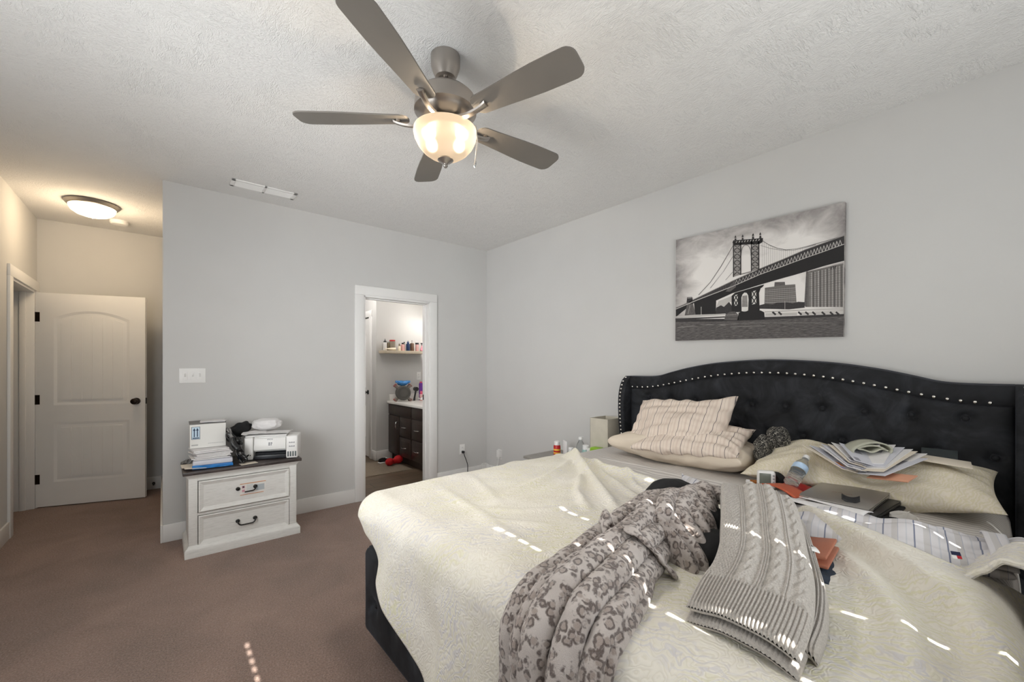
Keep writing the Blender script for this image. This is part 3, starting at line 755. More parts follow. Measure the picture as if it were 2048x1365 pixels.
# ------------------------------------------------------------------ bedding
ZT = 0.722
XA, YA, YB, RR = 0.82, 0.075, 1.955, 0.10
def polyd(p, poly):
    """signed distance to a polyline (left of travel positive) and position along it 0..1"""
    best = (9, 0, 0); n = len(poly) - 1
    for i in range(n):
        ax, ay = poly[i]; bx, by = poly[i + 1]; dx, dy = bx - ax, by - ay
        t = clamp(((p[0] - ax) * dx + (p[1] - ay) * dy) / (dx * dx + dy * dy))
        qx, qy = p[0] - ax - dx * t, p[1] - ay - dy * t
        d = math.hypot(qx, qy)
        if d < best[0]: best = (d, 1 if dx * qy - dy * qx > 0 else -1, (i + t) / n)
    return best
RIDGE_A = [(1.98, .62), (1.89, .50), (1.84, .44), (1.74, .305), (1.655, .20), (1.50, .09), (1.38, .04), (1.23, .02), (1.05, 0.03)]
RIDGES = [([(1.667, .33), (1.526, .245), (1.36, .172), (1.216, .13), (1.0, .09)], 0.028, .035),
          ([(2.12, 1.90), (1.87, 1.57), (1.63, 1.27), (1.46, 1.05)], .042, .026),
          ([(2.06, 1.88), (1.95, 1.50), (1.91, 1.25), (1.93, 1.0)], .040, .028),
          ([(2.02, 1.80), (1.78, 1.66), (1.50, 1.56), (1.2, 1.5)], .024, .030),
          ([(1.70, 1.45), (1.50, 1.30), (1.36, 1.12)], .026, .022),
           ([(2.08, 1.83), (1.80, 1.50), (1.60, 1.42)], .022, .020),
           ([(2.00, 1.60), (1.85, 1.42), (1.72, 1.20), (1.66, 1.05)], .024, .022),
           ([(1.97, 1.36), (1.80, 1.18), (1.74, 1.02)], .020, .018),
          ([(1.62, 1.10), (1.40, 1.15), (1.15, 1.3), (1.0, 1.5)], .009, .02),
          ([(1.30, .98), (1.12, 1.12), (0.95, 1.35)], .010, .02),
          ([(1.05, 1.75), (1.0, 1.4), (.95, 1.15), (.93, .95)], .010, .03),
          ([(1.30, 1.9), (1.2, 1.6), (1.12, 1.4)], .008, .03)]
def wrinkle(x, y):
    h = 0.008 * nz(x, y, 1.0, 2.6) + 0.004 * nz(x, y, 5.0, 7.0)
    for poly, a, wd in RIDGES:
        d, s, t = polyd((x, y), poly)
        if d < wd * 3: h += a * math.exp(-(d / wd) ** 2) * math.sin(PI * clamp(t * 0.9 + 0.1)) ** 0.5
    d, s, t = polyd((x, y), RIDGE_A)
    env = sstep(0, 0.15, t) * (1 - 0.3 * t)
    if s > 0: h += 0.070 * env * math.exp(-(d / 0.17) ** 2)
    else: h += 0.070 * env * math.exp(-(d / 0.020) ** 2)
    return h
def drape(fx, fy, off=0.0, wr=True, flare=0.10):
    ex = max(0.0, XA - fx); ey = (YA - fy) if fy < YA else (fy - YB if fy > YB else 0.0); sy = -1 if fy < YA else 1
    e = math.hypot(ex, ey)
    h = off + (wrinkle(fx, fy) * (1 - sstep(0.02, 0.22, e)) if wr else 0)
    bx = max(fx, XA); by = clamp(fy, YA, YB)
    if e < 1e-9: return Vector((bx, by, ZT + h))
    dx, dy = -ex / e, sy * ey / e
    if e < RR * PI / 2:
        th = e / RR; o = RR * math.sin(th); dr = RR * (1 - math.cos(th)); no, nu = math.sin(th), math.cos(th)
    else:
        o = RR + (e - RR * PI / 2) * flare; dr = RR + (e - RR * PI / 2); no, nu = 0.995, 0.1
    return Vector((bx + dx * (o + h * no), by + dy * (o + h * no), ZT - dr + h * nu))
HEAD = [(-0.4, 2.00), (-0.05, 1.92), (0.0, 1.84), (.05, 1.76), (.10, 1.74), (.21, 1.77), (.35, 1.82), (.50, 1.89), (.75, 1.95), (.99, 1.97), (1.09, 1.985), (1.23, 1.96), (1.40, 1.975), (1.60, 2.05), (1.80, 2.10), (1.96, 2.09), (2.3, 2.07)]
def foot_hang(fy):
    e = min(0.72, 0.30 + (1.83 - fy) * 0.43)
    e = min(e, 0.30 + 0.010 * math.sin(fy * 25)) if fy > 1.80 else e
    ey = max(0.0, fy - YB, YA - fy)
    return math.sqrt(max(0.0004, e * e - ey * ey))
def quilt_pt(u, v):
    fy = lerp(-0.33, YB + 0.235, v)
    fx = lerp(interp(HEAD, fy) + 0.01 * nz(fy, 0, 3, 9), XA - foot_hang(fy), u)
    ex = max(0.0, XA - fx)
    off = 0.012 + 0.018 * math.exp(-((interp(HEAD, fy) - fx) / 0.035) ** 2) * (0.5 + 0.5 * nz(fy, 0, 8, 6))
    if ex > 0.05: off += sstep(0.05, 0.35, ex) * (0.022 * math.sin(fy * 13 + 2 * nz(fy, ex, 0, 3)) + 0.03 * nz(fx, fy, 7, 5))
    if fy > YB + 0.05: off += 0.018 * nz(fx, fy, 4, 5)
    crn = sstep(1.70, 1.95, fy)
    return drape(fx, fy, off * (1 - 0.5 * crn * sstep(0.05, 0.2, ex)), flare=lerp(0.10, -0.38, crn))
b = B(); b.grid(quilt_pt, 230, 220)
quilt = b.build('quilt', m_quilt, sharp=None)
tag(quilt, 'cream printed quilt spread over the bed and hanging over its foot', 'quilt')
md = quilt.modifiers.new('thickness', 'SOLIDIFY'); md.thickness = 0.010; md.offset = -1; bake(quilt)
# corner of the quilt folded back over the right edge of the bed
def fold(u, v):
    prof = spline([(0.095, 0.752), (0.06, 0.768), (0.03, 0.800), (-0.005, 0.830), (-0.045, 0.825), (-0.075, 0.775), (-0.09, 0.64), (-0.10, 0.42)], 40)
    y, z = prof[int(round(u * 39))]
    x = lerp(1.665 + 0.02 * math.sin(u * 5), 2.00 - 0.10 * u, v)
    lean = (x - 1.68) * 0.10
    return (x, y - lean + 0.004 * nz(x, y, 2, 30), z + 0.006 * nz(x, u, 0, 9) - 0.012 * sstep(.6, 1, v))
b = B(); b.grid(fold, 40, 40); o = b.build('folded_corner', m_quilt, quilt, sharp=None, label='rolled back corner of the quilt')
md = o.modifiers.new('thickness', 'SOLIDIFY'); md.thickness = 0.012; md.offset = 0; bake(o)
b = B()
for u0 in (0.0,):
    b.tube([Vector(fold(k / 39, 0.0)) + Vector((0.001, 0, 0.002)) for k in range(34)], 0.0085, 8)
b.build('hem', m_quilt, quilt)

# flat sheet over the head half of the mattress
def sheet_pt(u, v):
    fy = lerp(-0.42, YB + 0.10, v); fx = lerp(2.93, 1.72, u)
    hmp = 0.006 * nz(fx, fy, 9, 5) + 0.010 * math.exp(-(polyd((fx, fy), [(2.05, 1.7), (2.2, 1.3), (2.15, .95)])[0] / .03) ** 2) + 0.009 * math.exp(-(polyd((fx, fy), [(2.3, 1.75), (2.25, 1.2), (2.3, .8)])[0] / .02) ** 2)
    return drape(fx, fy, -0.008 + hmp * (1 if YA < fy < YB else 0.3), wr=False)
b = B(); b.grid(sheet_pt, 120, 170); o = b.build('bed_sheet', m_sheet, sharp=None)
tag(o, 'grey fine striped sheet showing between the quilt and the pillows', 'sheet')
md = o.modifiers.new('thickness', 'SOLIDIFY'); md.thickness = 0.004; md.offset = -1; bake(o)
b = B(); b.tube(spline([(2.46, 0.045, 0.735), (2.40, 0.02, 0.728), (2.32, -0.01, 0.70), (2.22, -0.03, 0.62), (2.15, -0.035, 0.5)], 24), 0.0025, 6)
tag(b.build('charging_cable', m_plas), 'thin white cable running from the cream printed pillow over the bed edge', 'cable')

def pillow(name, mat, L, W, T, label, cat, loc, rot, bend=None, seed=0, wr=0.012, corner=0.06, group=None, n=64, sag=None, pinch=1.0, rads=0.4):
    """closed pillow: local x along its length, y across, z through"""
    b = B()
    def pt(s):
        def f(u, v):
            p, q = 2 * u - 1, 2 * v - 1
            p = math.copysign(1 - (1 - abs(p)) ** 1.4, p); q = math.copysign(1 - (1 - abs(q)) ** 1.4, q)
            cx = 1 - corner * (1 - q * q) * abs(p) ** 2; cy = 1 - corner * 1.4 * (1 - p * p) * abs(q) ** 2
            x = p * L / 2 * cx; y = q * W / 2 * cy
            th = T / 2 * (max(0, 1 - p * p) ** (0.52 * pinch)) * (max(0, 1 - q * q) ** (0.52 * pinch))
            ed = min(1 - abs(p), 1 - abs(q))
            wv = wr * (nz(x + seed, y, 3, 7) + 0.8 * nz(x * .5 + seed, y * 1.6, 9, 14)) * sstep(0, 0.2, ed)
            rad = wr * rads * math.sin(math.atan2(q, p) * 17 + seed) * (1 - sstep(0.02, 0.35, ed)) * sstep(0, .03, ed)
            z = s * (th + wv + rad) + wr * 0.6 * nz(x, y, seed, 5)
            if sag: z += sag(p, q, s)
            return (x, y, z)
        return f
    b.grid(pt(1), n, n); b.grid(pt(-1), n, n, flip=True)
    bmesh.ops.remove_doubles(b.bm, verts=b.bm.verts[:], dist=0.0006)
    if bend:
        for v in b.bm.verts: v.co = Vector(bend(v.co))
    o = b.build(name, mat, sharp=None)
    return tag(o, label, cat, group, loc=loc, rot=rot)
pillow('pillow', m_beige, 0.88, 0.50, 0.21, 'plain beige pillow lying flat under the striped pillows', 'pillow', (2.635, 1.355, 0.802), (R(3), R(0), R(90)), seed=1, corner=0.02, pinch=0.6)
pillow('pillow', m_stripe_warm, 0.64, 0.40, 0.13, 'lower striped cotton pillow pressed flat beneath the upper striped one', 'pillow', (2.54, 1.27, 0.880), (R(16), R(-3), R(-84)), seed=4, wr=0.018, pinch=0.85)
def bend_upper(c):
    x, y, z = c
    z -= 0.10 * x * x
    if y > 0.05: z += 0.10 * (y - 0.05)
    y += 0.055 * sstep(0.14, 0.31, x) * clamp(0.4 + y / 0.3) - 0.05 * sstep(0.05, 0.30, x) * clamp(0.3 - y / 0.3)
    return (x, y, z)
pillow('pillow', m_stripe_warm, 0.64, 0.42, 0.17, 'upper striped cotton pillow leaning against the tufted headboard', 'pillow', (2.575, 1.385, 0.950), (R(44), R(-2), R(-87)), bend=bend_upper, seed=2, wr=0.020, corner=0.06, pinch=0.85)
def sag_r(p, q, s):
    return -0.052 * math.exp(-((p - 0.10) / 0.30) ** 2) + 0.022 * math.exp(-((p + 0.55) / 0.3) ** 2)
pillow('pillow', m_pillowpat, 0.92, 0.50, 0.22, 'long cream printed pillow dented under the pile of mail', 'pillow', (2.63, 0.465, 0.812), (R(9), R(-1.5), R(-87)), seed=6, wr=0.012, corner=0.05, sag=sag_r)

# striped pillowcase / comforter edge with a tag, over the quilt on the right
def sag_c(p, q, s): return 0.012 * math.sin(p * 7) * (1 - q * q)
def bend_c(c):
    x, y, z = c
    return (x, y + 0.10 * (x - 0.0) ** 2 * 2.0, z)
pc = pillow('pillowcase', m_stripe_blue, 0.56, 0.28, 0.085, 'crumpled white pillowcase with thin blue stripes beside the laptop', 'pillowcase', (1.892, 0.270, 0.760), (R(5), R(-1), R(-83)), bend=bend_c, seed=9, wr=0.015, corner=0.03, sag=sag_c)
b = B(); W2 = 0.15
b.grid(lambda u, v: (0.235 + 0.05 * u, lerp(-0.13, 0.13, v) + 0.012, 0.018 + 0.034 * math.sin(PI * v) + 0.006 * math.sin(v * 9)), 8, 30)
o = b.build('hem_band', m_stripe_blue, pc, sharp=None); md = o.modifiers.new('t', 'SOLIDIFY'); md.thickness = 0.006; bake(o)
m_navy = plain('navy_thread', (28, 34, 66), 0.8); m_redt = plain('red_thread', (176, 30, 40), 0.8)
b = B(); b.b2((-0.010, -0.004, 0), (0.010, 0.018, 0.002)); b.b2((-0.0102, 0.006, 0.002), (0.0102, 0.019, 0.0026), mi=1); b.b2((0, -0.004, 0.002), (0.0102, 0.006, 0.0026), mi=2)
b.b2((-0.0102, -0.006, 0.002), (0, 0.006, 0.0026), mi=0)
tg = b.build('fabric_tag', [m_plas, m_navy, m_redt], pc, 'small navy white and red woven tag'); tg.location = (0.165, -0.128, 0.028); tg.rotation_euler = (R(30), 0, R(10))
# second piece of the same cloth, tucked at the right edge
def tuck(u, v):
    y = lerp(0.03, -0.10, u); x = lerp(1.93, 2.16, v)
    return (x + 0.02 * math.sin(u * 4), y - 0.05 * (x - 1.93), 0.755 + 0.045 * math.sin(PI * clamp(u * 1.05)) * math.sin(PI * clamp(v * 0.9 + 0.1)) ** 0.6 - 0.16 * max(0, u - 0.6) + 0.006 * nz(x, y, 5, 20))
b = B(); b.grid(tuck, 24, 30); o = b.build('striped_cloth', m_stripe_blue, sharp=None); md = o.modifiers.new('t', 'SOLIDIFY'); md.thickness = 0.008; md.offset = -1; bake(o)
tag(o, 'small fold of white blue striped cloth tucked behind the rolled quilt corner', 'cloth')
# crumpled striped cloth at the middle of the bed, along the quilt's head edge
def crum(u, v):
    c = spline([(2.10, 1.10), (2.03, .98), (1.99, .86), (1.955, .73), (1.93, .58)], 20)
    k = u * 19; i = min(int(k), 18); p = [lerp(a, d, k - i) for a, d in zip(c[i], c[i + 1])]
    wv = lerp(-0.06, 0.06, v)
    return (p[0] + wv, p[1] + 0.4 * wv, 0.737 + 0.022 * math.sin(PI * v) + 0.016 * math.sin(v * 12 + u * 9) * math.sin(PI * v) + 0.010 * nz(u * 3, v, 2, 4))
b = B(); b.grid(crum, 60, 30); o = b.build('striped_cloth', m_stripe_blue, sharp=None); md = o.modifiers.new('t', 'SOLIDIFY'); md.thickness = 0.006; md.offset = -1; bake(o)
tag(o, 'crumpled white striped cloth beside the black bundle and leopard robe', 'cloth')

# ------------------------------------------------------------------ leopard robe
def bp(x, y, h): return drape(x, y, h, wr=False, flare=0.03)
def fat(b, pts, n=64, k=18, ry=None):
    """a soft fold: pts (flat x, flat y, height of its axis, radius); its ends are rounded"""
    sp = spline(pts, max(n, 40)); m = len(sp)
    sp = [(p[0], p[1] + 0.006 * nz(p[0], pts[0][1], 3, 6), p[2], p[3] * min(1, math.sqrt(min(i, m - 1 - i) / 4.0 + 0.03))) for i, p in enumerate(sp)]
    b.tube([bp(p[0], p[1], p[2]) for p in sp], [p[3] for p in sp], k)
b = B()
# long folds, left to right
fat(b, [(1.74, .80, .100, .026), (1.60, .855, .104, .030), (1.42, .878, .102, .033), (1.22, .864, .082, .035), (1.02, .840, .060, .038), (.86, .812, .046, .040), (.72, .800, .040, .042), (.52, .80, .036, .044), (.2, .81, .03, .045)])
fat(b, [(1.52, .81, .10, .026), (1.30, .82, .09, .028), (1.10, .80, .076, .030), (.92, .772, .066, .032), (.74, .752, .058, .032), (.5, .748, .05, .034), (.2, .75, .04, .034)])
fat(b, [(1.36, .77, .12, .032), (1.20, .768, .108, .037), (1.04, .748, .096, .040), (.90, .722, .088, .042), (.74, .698, .076, .042), (.5, .685, .064, .042), (.2, .685, .06, .042)])
fat(b, [(1.26, .735, .085, .032), (1.10, .705, .084, .036), (.96, .672, .080, .038), (.82, .640, .072, .038), (.66, .612, .062, .038), (.45, .60, .054, .040), (.2, .60, .05, .04)])
fat(b, [(1.16, .690, .05, .026), (1.02, .648, .048, .028), (.90, .608, .045, .030), (.76, .575, .042, .030), (.60, .552, .038, .030), (.40, .54, .034, .030), (.2, .54, .03, .03)])
fat(b, [(1.06, .655, .024, .020), (.94, .600, .022, .020), (.82, .565, .020, .020), (.68, .54, .018, .020), (.5, .52, .016, .022), (.3, .515, .014, .022)])
# low cloth joining the folds
for dy, hh in ((.80, .012), (.75, .014), (.70, .014), (.66, .012)):
    fat(b, [(1.30, .74 + (dy - .68) * .6, hh + .02, .03), (1.05, dy, hh + .02, .034), (.85, dy - .03, hh, .034), (.66, dy - .05, hh, .034), (.4, dy - .06, hh, .034), (.2, dy - .06, hh, .034)])
# gathered upper part: a pleated fan falling to the right
FB0 = [(1.24, .775), (1.36, .81), (1.50, .835), (1.62, .845), (1.75, .82)]
FB1 = [(1.18, .585), (1.25, .565), (1.34, .580), (1.50, .640), (1.69, .725)]
def fan_pt(u, v):
    a = spline(FB0, 60)[int(round(v * 59))] if False else [lerp(p, q, v * 4 - min(int(v * 4), 3)) for p, q in zip(FB0[min(int(v * 4), 3)], FB0[min(int(v * 4), 3) + 1])]
    c = [lerp(p, q, v * 4 - min(int(v * 4), 3)) for p, q in zip(FB1[min(int(v * 4), 3)], FB1[min(int(v * 4), 3) + 1])]
    rip = abs(math.sin(PI * (7 * v + 0.35 * math.sin(u * 3)))) ** 0.6
    x = lerp(a[0], c[0], u) + 0.014 * (1 - rip) * u; y = lerp(a[1], c[1], u) + 0.022 * (1 - rip) * u * u
    top = lerp(.135, .070 + .085 * v, u) + 0.02 * math.sin(PI * u)
    h = top * math.sqrt(max(0.0, 1 - u ** 5)) - 0.024 * (1 - rip) * sstep(0.05, 0.4, u) + 0.006 * nz(u * 5, v * 5, 3)
    if v < 0.04 or v > 0.96: h *= math.sqrt(clamp(min(v, 1 - v) / 0.04))
    return bp(x, y, max(h, -0.01))
b.grid(fan_pt, 40, 150)
fat(b, [(1.75, .775, .105, .026), (1.70, .74, .108, .028), (1.64, .71, .105, .026)], 12)
fat(b, [(1.64, .81, .116, .030), (1.5, .765, .128, .034), (1.36, .725, .120, .034), (1.25, .715, .10, .028)], 14)
fat(b, [(1.50, .80, .132, .026), (1.36, .765, .138, .036), (1.25, .715, .122, .032)], 14)
fat(b, [(1.44, .845, .122, .026), (1.28, .80, .128, .030), (1.16, .745, .112, .028)], 14)
rb = b.build('robe', m_leopard, sharp=None)
for v in rb.data.vertices:
    c = v.co; v.co = c + v.normal * (0.003 * nz(c.x, c.y, c.z, 30) + 0.007 * nz(c.x, c.y, c.z, 10))
tag(rb, 'leopard print fleece robe with long folds hanging over the foot of the bed', 'robe')
# belt end and the dark brown edge binding
def strip(name, pts, wdt, mat, parent, th=0.012):
    b = B(); sp = spline(pts, 30); b.tube([bp(*p) for p in sp], [wdt * (0.85 + 0.15 * math.sin(i)) for i in range(30)], 12, flat=th / wdt, up=(0, 0, 1))
    o = b.build(name, mat, parent, sharp=None); return o
strip('belt', [(1.12, .765, .125), (1.06, .715, .140), (1.055, .68, .132), (1.08, .650, .092), (1.105, .628, .048), (1.125, .61, .018)], 0.028, m_leopard, rb, 0.009)
m_bind = plain('brown_binding', (82, 58, 50), 0.8)
strip('edge_binding', [(1.02, .895, .020), (.90, .868, .022), (.80, .850, .022), (.70, .842, .022), (.62, .84, .02)], 0.012, m_bind, rb, 0.012)
b = B(); b.grid(lambda u, v: bp(1.075 + 0.05 * u - 0.03 * v, .845 - 0.045 * v, .118 + 0.035 * math.sin(u * 2.4) - 0.03 * v * v), 8, 8); o = b.build('flap', m_leopard, rb, sharp=None); md = o.modifiers.new('t', 'SOLIDIFY'); md.thickness = 0.012; bake(o)

# black bundle between robe and sweater
b = B()
for c, r in (((1.63, .895, .790), (.13, .11, .078)), ((1.49, .745, .755), (.16, .13, .085)), ((1.36, .60, .755), (.115, .075, .052))): b.sphere(c, r, nu=30, nv=18)
o = b.build('clothing_bundle', m_blackcloth, sharp=None); md = o.modifiers.new('r', 'REMESH'); md.mode = 'VOXEL'; md.voxel_size = 0.008; md = o.modifiers.new('s', 'SMOOTH'); md.iterations = 8; bake(o)
for v in o.data.vertices:
    c = v.co; v.co = c + v.normal * (0.008 * nz(c.x, c.y, c.z, 9) + 0.003 * nz(c.x, c.y, c.z, 26))
tag(o, 'rounded black fabric bundle wedged under the leopard robe and grey sweater', 'clothing')

# ------------------------------------------------------------------ cable knit sweater
def bez(tab, t):
    return spline(tab, 60)[int(round(clamp(t) * 59))]
SWL = spline([(.955, .490, .018), (1.04, .503, .036), (1.14, .512, .052), (1.24, .535, .075), (1.34, .575, .098), (1.45, .620, .118), (1.55, .665, .130), (1.63, .70, .122), (1.68, .72, .085)], 140)
SWR = spline([(.930, .252, .022), (1.03, .258, .038), (1.13, .276, .050), (1.24, .305, .062), (1.35, .345, .076), (1.48, .390, .092), (1.60, .435, .108), (1.70, .475, .110), (1.76, .495, .075)], 140)
def knit_h(u, v):
    """relief of the knit, u along 0..1 from the hem, v across 0..1"""
    s = u * 0.95
    if u < 0.16:
        return 0.0026 * math.cos(v * 2 * PI * 30)
    h = 0.0
    def cable(c, w):
        d = (v - c) / w
        if abs(d) > 1.25: return None
        ph = s * 2 * PI / 0.125
        a = 0.42 * math.sin(ph); z1 = math.cos(ph)
        g1 = math.exp(-((d - a) / 0.45) ** 2); g2 = math.exp(-((d + a) / 0.45) ** 2)
        return 0.011 * max(g1 * (0.72 + 0.28 * z1), g2 * (0.72 - 0.28 * z1)) * (1 - sstep(1.0, 1.25, abs(d)))
    for c, wd in ((0.40, 0.085), (0.66, 0.075), (0.90, 0.065)):
        q = cable(c, wd)
        if q is not None: h = max(h, q)
    for c in (0.27, 0.295, 0.515, 0.54, 0.565, 0.765, 0.79):
        h = max(h, 0.0046 * math.exp(-((v - c) / 0.010) ** 2))
    if v < 0.25:   # moss stitch panel
        h = max(h, 0.0022 * (1 + math.sin(v * 2 * PI * 30) * math.sin(s * 2 * PI / 0.022)))
    return h
def sheet_of(b, left, right, zoff, th, relief, nu, nv, u0=0.0, u1=1.0, crown=0.02, mi=0, shift=(0, 0)):
    def mid(u, v):
        k = clamp(u0 + (u1 - u0) * u) * 139; i = min(int(k), 138)
        a = [lerp(p, q, k - i) for p, q in zip(left[i], left[i + 1])]; c = [lerp(p, q, k - i) for p, q in zip(right[i], right[i + 1])]
        p = [lerp(x, y, v) for x, y in zip(a, c)]
        bulge = crown * math.sin(PI * v) ** 0.8 + 0.008 * nz(u * 3, v * 2, 4, 1.6) + 0.010 * math.sin(v * 9 + u * 3) * u
        return Vector((p[0] + shift[0], p[1] + shift[1], ZT + p[2] + bulge + zoff))
    def f(u, w):
        top = w < 0.5; v = w * 2 if top else 2 - w * 2
        m = mid(u, v); ed = min(v, 1 - v); eu = min(u, 1 - u)
        t = th / 2 * min(1, math.sqrt(ed / 0.05 + 0.0001)) * min(1, math.sqrt(eu / 0.02 + 0.01))
        return m + Vector((0, 0, (t + relief(u0 + (u1 - u0) * u, v) * min(1, ed / 0.03)) if top else -t))
    b.grid(f, nu, nv, mi, cv=True)
    return b
b = B(); sheet_of(b, SWL, SWR, 0.030, 0.026, knit_h, 240, 400)
sw = b.build('sweater', m_knit, sharp=None)
tag(sw, 'pale grey cable knit sweater laid folded beside the leopard robe', 'sweater')
b = B(); sheet_of(b, SWL, SWR, -0.002, 0.022, lambda u, v: 0.002 * math.cos(v * 2 * PI * 28), 120, 160, 0.0, 0.9, shift=(-0.006, 0.0))
b.build('back_panel', m_hemknit, sw, sharp=None, label='under layer of the sweater with ribbed hem')
SLV_L = [(p[0] + 0.02, lerp(p[1], q[1], 0.80), p[2] * 0.6) for p, q in zip(SWL, SWR)]
SLV_R = [(q[0] + 0.06, q[1] - 0.012, q[2] * 0.35) for q in SWR]
b = B(); sheet_of(b, SLV_L, SLV_R, 0.014, 0.035, lambda u, v: 0.004 * math.cos(v * 2 * PI * 9), 120, 80, 0.02, 0.86)
b.build('sleeve', m_knit, sw, sharp=None)
b = B(); b.tube([(1.46, .400, .805), (1.45, .372, .808), (1.475, .356, .80), (1.50, .372, .795)], 0.010, 8, flat=0.3); b.build('label_loop', m_plas, sw)
# ------------------------------------------------------------------ things lying on the bed
def slab(name, s, mat, label, cat, loc, rot, bev=0.003, group=None, rz=None):
    b = B(); b.box((0, 0, 0), s, bev)
    return tag(b.build(name, mat), label, cat, group, loc=loc, rot=rot if rot else (0, 0, rz or 0))
slab('laptop_sleeve', (0.40, 0.30, 0.014), m_blackcloth, 'flat black sleeve under the two stacked laptops', 'laptop sleeve', (2.235, 0.435, 0.736), (0, 0, R(-4)), 0.006)
t = thing('laptop', 'closed black laptop between the silver laptop and the black sleeve', 'laptop', (2.245, 0.435, 0.744), R(-6))
b = B(); b.box((0, 0, 0.008), (0.375, 0.262, 0.015), 0.004); b.build('base', m_blackp, t)
b = B(); b.box((0, 0, 0.0185), (0.373, 0.260, 0.005), 0.002); b.build('lid', m_blackp, t)
t = thing('laptop', 'closed silver laptop on top of the black laptop by the cream pillow', 'laptop', (2.262, 0.450, 0.766), R(-2.5))
b = B(); b.box((0, 0, 0.008), (0.355, 0.240, 0.013), 0.003); b.b2((-0.10, -0.1202, 0.006), (0.10, -0.1195, 0.011), mi=1); b.b2((-0.178, -0.08, 0.006), (-0.1772, 0.08, 0.010), mi=1); b.build('base', [m_silver, m_blackp], t)
b = B(); b.box((0, 0, 0.019), (0.355, 0.240, 0.006), 0.0025); b.build('lid', m_silver, t)
m_logo = plain('rust_print', (150, 108, 92), 0.4, 0.6)
b = B()
for k, (x, y) in enumerate(((-0.006, 0.03), (0.002, 0.012), (-0.003, -0.006), (0.004, -0.022))): b.tube([(x - 0.008, y + 0.008, 0.0222), (x + 0.006, y, 0.0222), (x - 0.006, y - 0.007, 0.0222)], 0.0012, 6, flat=0.3)
b.build('lid_mark', m_logo, t)
b = B()
b.grid(lambda u, v: (lerp(-0.012, 0.012, v), lerp(-0.028, 0.028, u), 0.004 + 0.010 * (2 * u - 1) ** 2 + 0.016 * v), 14, 5)
o = b.build('clip', m_blackp, sharp=None); md = o.modifiers.new('t', 'SOLIDIFY'); md.thickness = 0.003; bake(o)
tag(o, 'small curved black plastic clip lying on the silver laptop lid', 'clip', loc=(2.145, 0.405, 0.7845), rz=R(12))

# blood pressure monitor with its cuff
t = thing('blood_pressure_monitor', 'white blood pressure monitor standing upright with a grey screen', 'monitor', (2.305, 0.765, 0.728), math.atan2(-0.31, -0.95) + R(90) - R(-12))
b = B(); b.box((0, 0.015, 0.044), (0.080, 0.040, 0.088), 0.014, seg=4); b.build('case', m_plas, t)
m_lcd = plain('grey_lcd', (112, 117, 108), 0.25)
b = B(); b.box((-0.008, -0.006, 0.050), (0.050, 0.002, 0.056), 0.003); b.build('screen', m_lcd, t)
b = B()
for z in (0.036, 0.052, 0.068): b.box((0.029, -0.0055, z), (0.009, 0.003, 0.007), 0.001)
b.box((-0.01, -0.0055, 0.014), (0.024, 0.002, 0.004), 0.001); b.build('button', plain('grey_button', (150, 150, 152), 0.5), t)
b = B(); b.tube(spline([(2.36, .755, .768), (2.40, .735, .772), (2.44, .71, .77)], 12), 0.036, 20)
tag(b.build('arm_cuff', m_blackcloth), 'rolled black arm cuff beside the white blood pressure monitor', 'cuff')

# leaning water bottle, red pouch, orange case, black case
m_label = plain('pale_blue_label', (176, 200, 226), 0.5, var=0.15, scale=30); m_cap = plain('white_cap', (236, 236, 236), 0.4)
def bottle(name, label, loc, rot, s=1.0, cat='water bottle', lab=True):
    t = thing(name, label, cat, loc, rot=rot)
    b = B(); prof = [(0.004, 0.002), (0.026, 0.0), (0.031, 0.006)]
    for k in range(6): prof += [(0.031, 0.014 + k * 0.011), (0.0285, 0.019 + k * 0.011)]
    prof += [(0.032, 0.082), (0.032, 0.118), (0.028, 0.134), (0.020, 0.150), (0.0135, 0.162), (0.0125, 0.176)]
    b.lathe([(r * s, z * s) for r, z in prof], n=28); b.build('body', m_glassy, t)
    if lab:
        b = B(); b.lathe([(0.0325 * s, 0.086 * s), (0.0327 * s, 0.088 * s), (0.0327 * s, 0.116 * s), (0.0325 * s, 0.118 * s)], n=28, caps=False); b.build('label_band', m_label, t)
    b = B(); b.lathe([(0.0145 * s, 0.170 * s), (0.0148 * s, 0.186 * s), (0.013 * s, 0.189 * s)], n=24); b.build('cap', m_cap, t)
    return t
bottle('water_bottle', 'clear plastic water bottle leaning among the things beside the silver laptop', (2.275, 0.655, 0.782), Vector((0.145, -0.025, 0.105)).to_track_quat('Z', 'Y').to_euler(), 1.02)
b = B(); b.sphere((0, 0, 0), (0.075, 0.052, 0.026), nu=24, nv=14)
for v in b.bm.verts: v.co *= 1 + 0.25 * nz(v.co.x, v.co.y, v.co.z, 24)
tag(b.build('pouch', m_red), 'crumpled red pouch under the leaning water bottle', 'pouch', loc=(2.335, 0.640, 0.752), rz=R(-50))
b = B(); b.grid(lambda u, v: (lerp(-0.055, 0.085, v), lerp(-0.10, 0.10, u), 0.052 * math.sin(PI * lerp(0.12, 0.86, u)) + 0.012 - 0.02 * v), 24, 10)
o = b.build('eyeglass_case', m_orange, sharp=None); md = o.modifiers.new('t', 'SOLIDIFY'); md.thickness = 0.006; bake(o)
tag(o, 'orange leather flap arched over the black pouch beside the laptop', 'case', loc=(2.095, 0.655, 0.758), rz=R(-8))
b = B(); b.box((0, 0, 0), (0.11, 0.20, 0.034), 0.014, seg=4); b.tube(spline([(-0.06, 0.08, 0.0), (-0.085, 0.03, 0.015), (-0.085, -0.04, 0.012), (-0.06, -0.09, 0.0)], 18), 0.007, 8)
tag(b.build('pouch', m_blackcloth), 'black zip pouch lying beneath the arched orange leather flap', 'pouch', loc=(2.06, 0.60, 0.748), rz=R(-8))
b = B(); b.box((0, 0, 0), (0.085, 0.18, 0.020), 0.008)
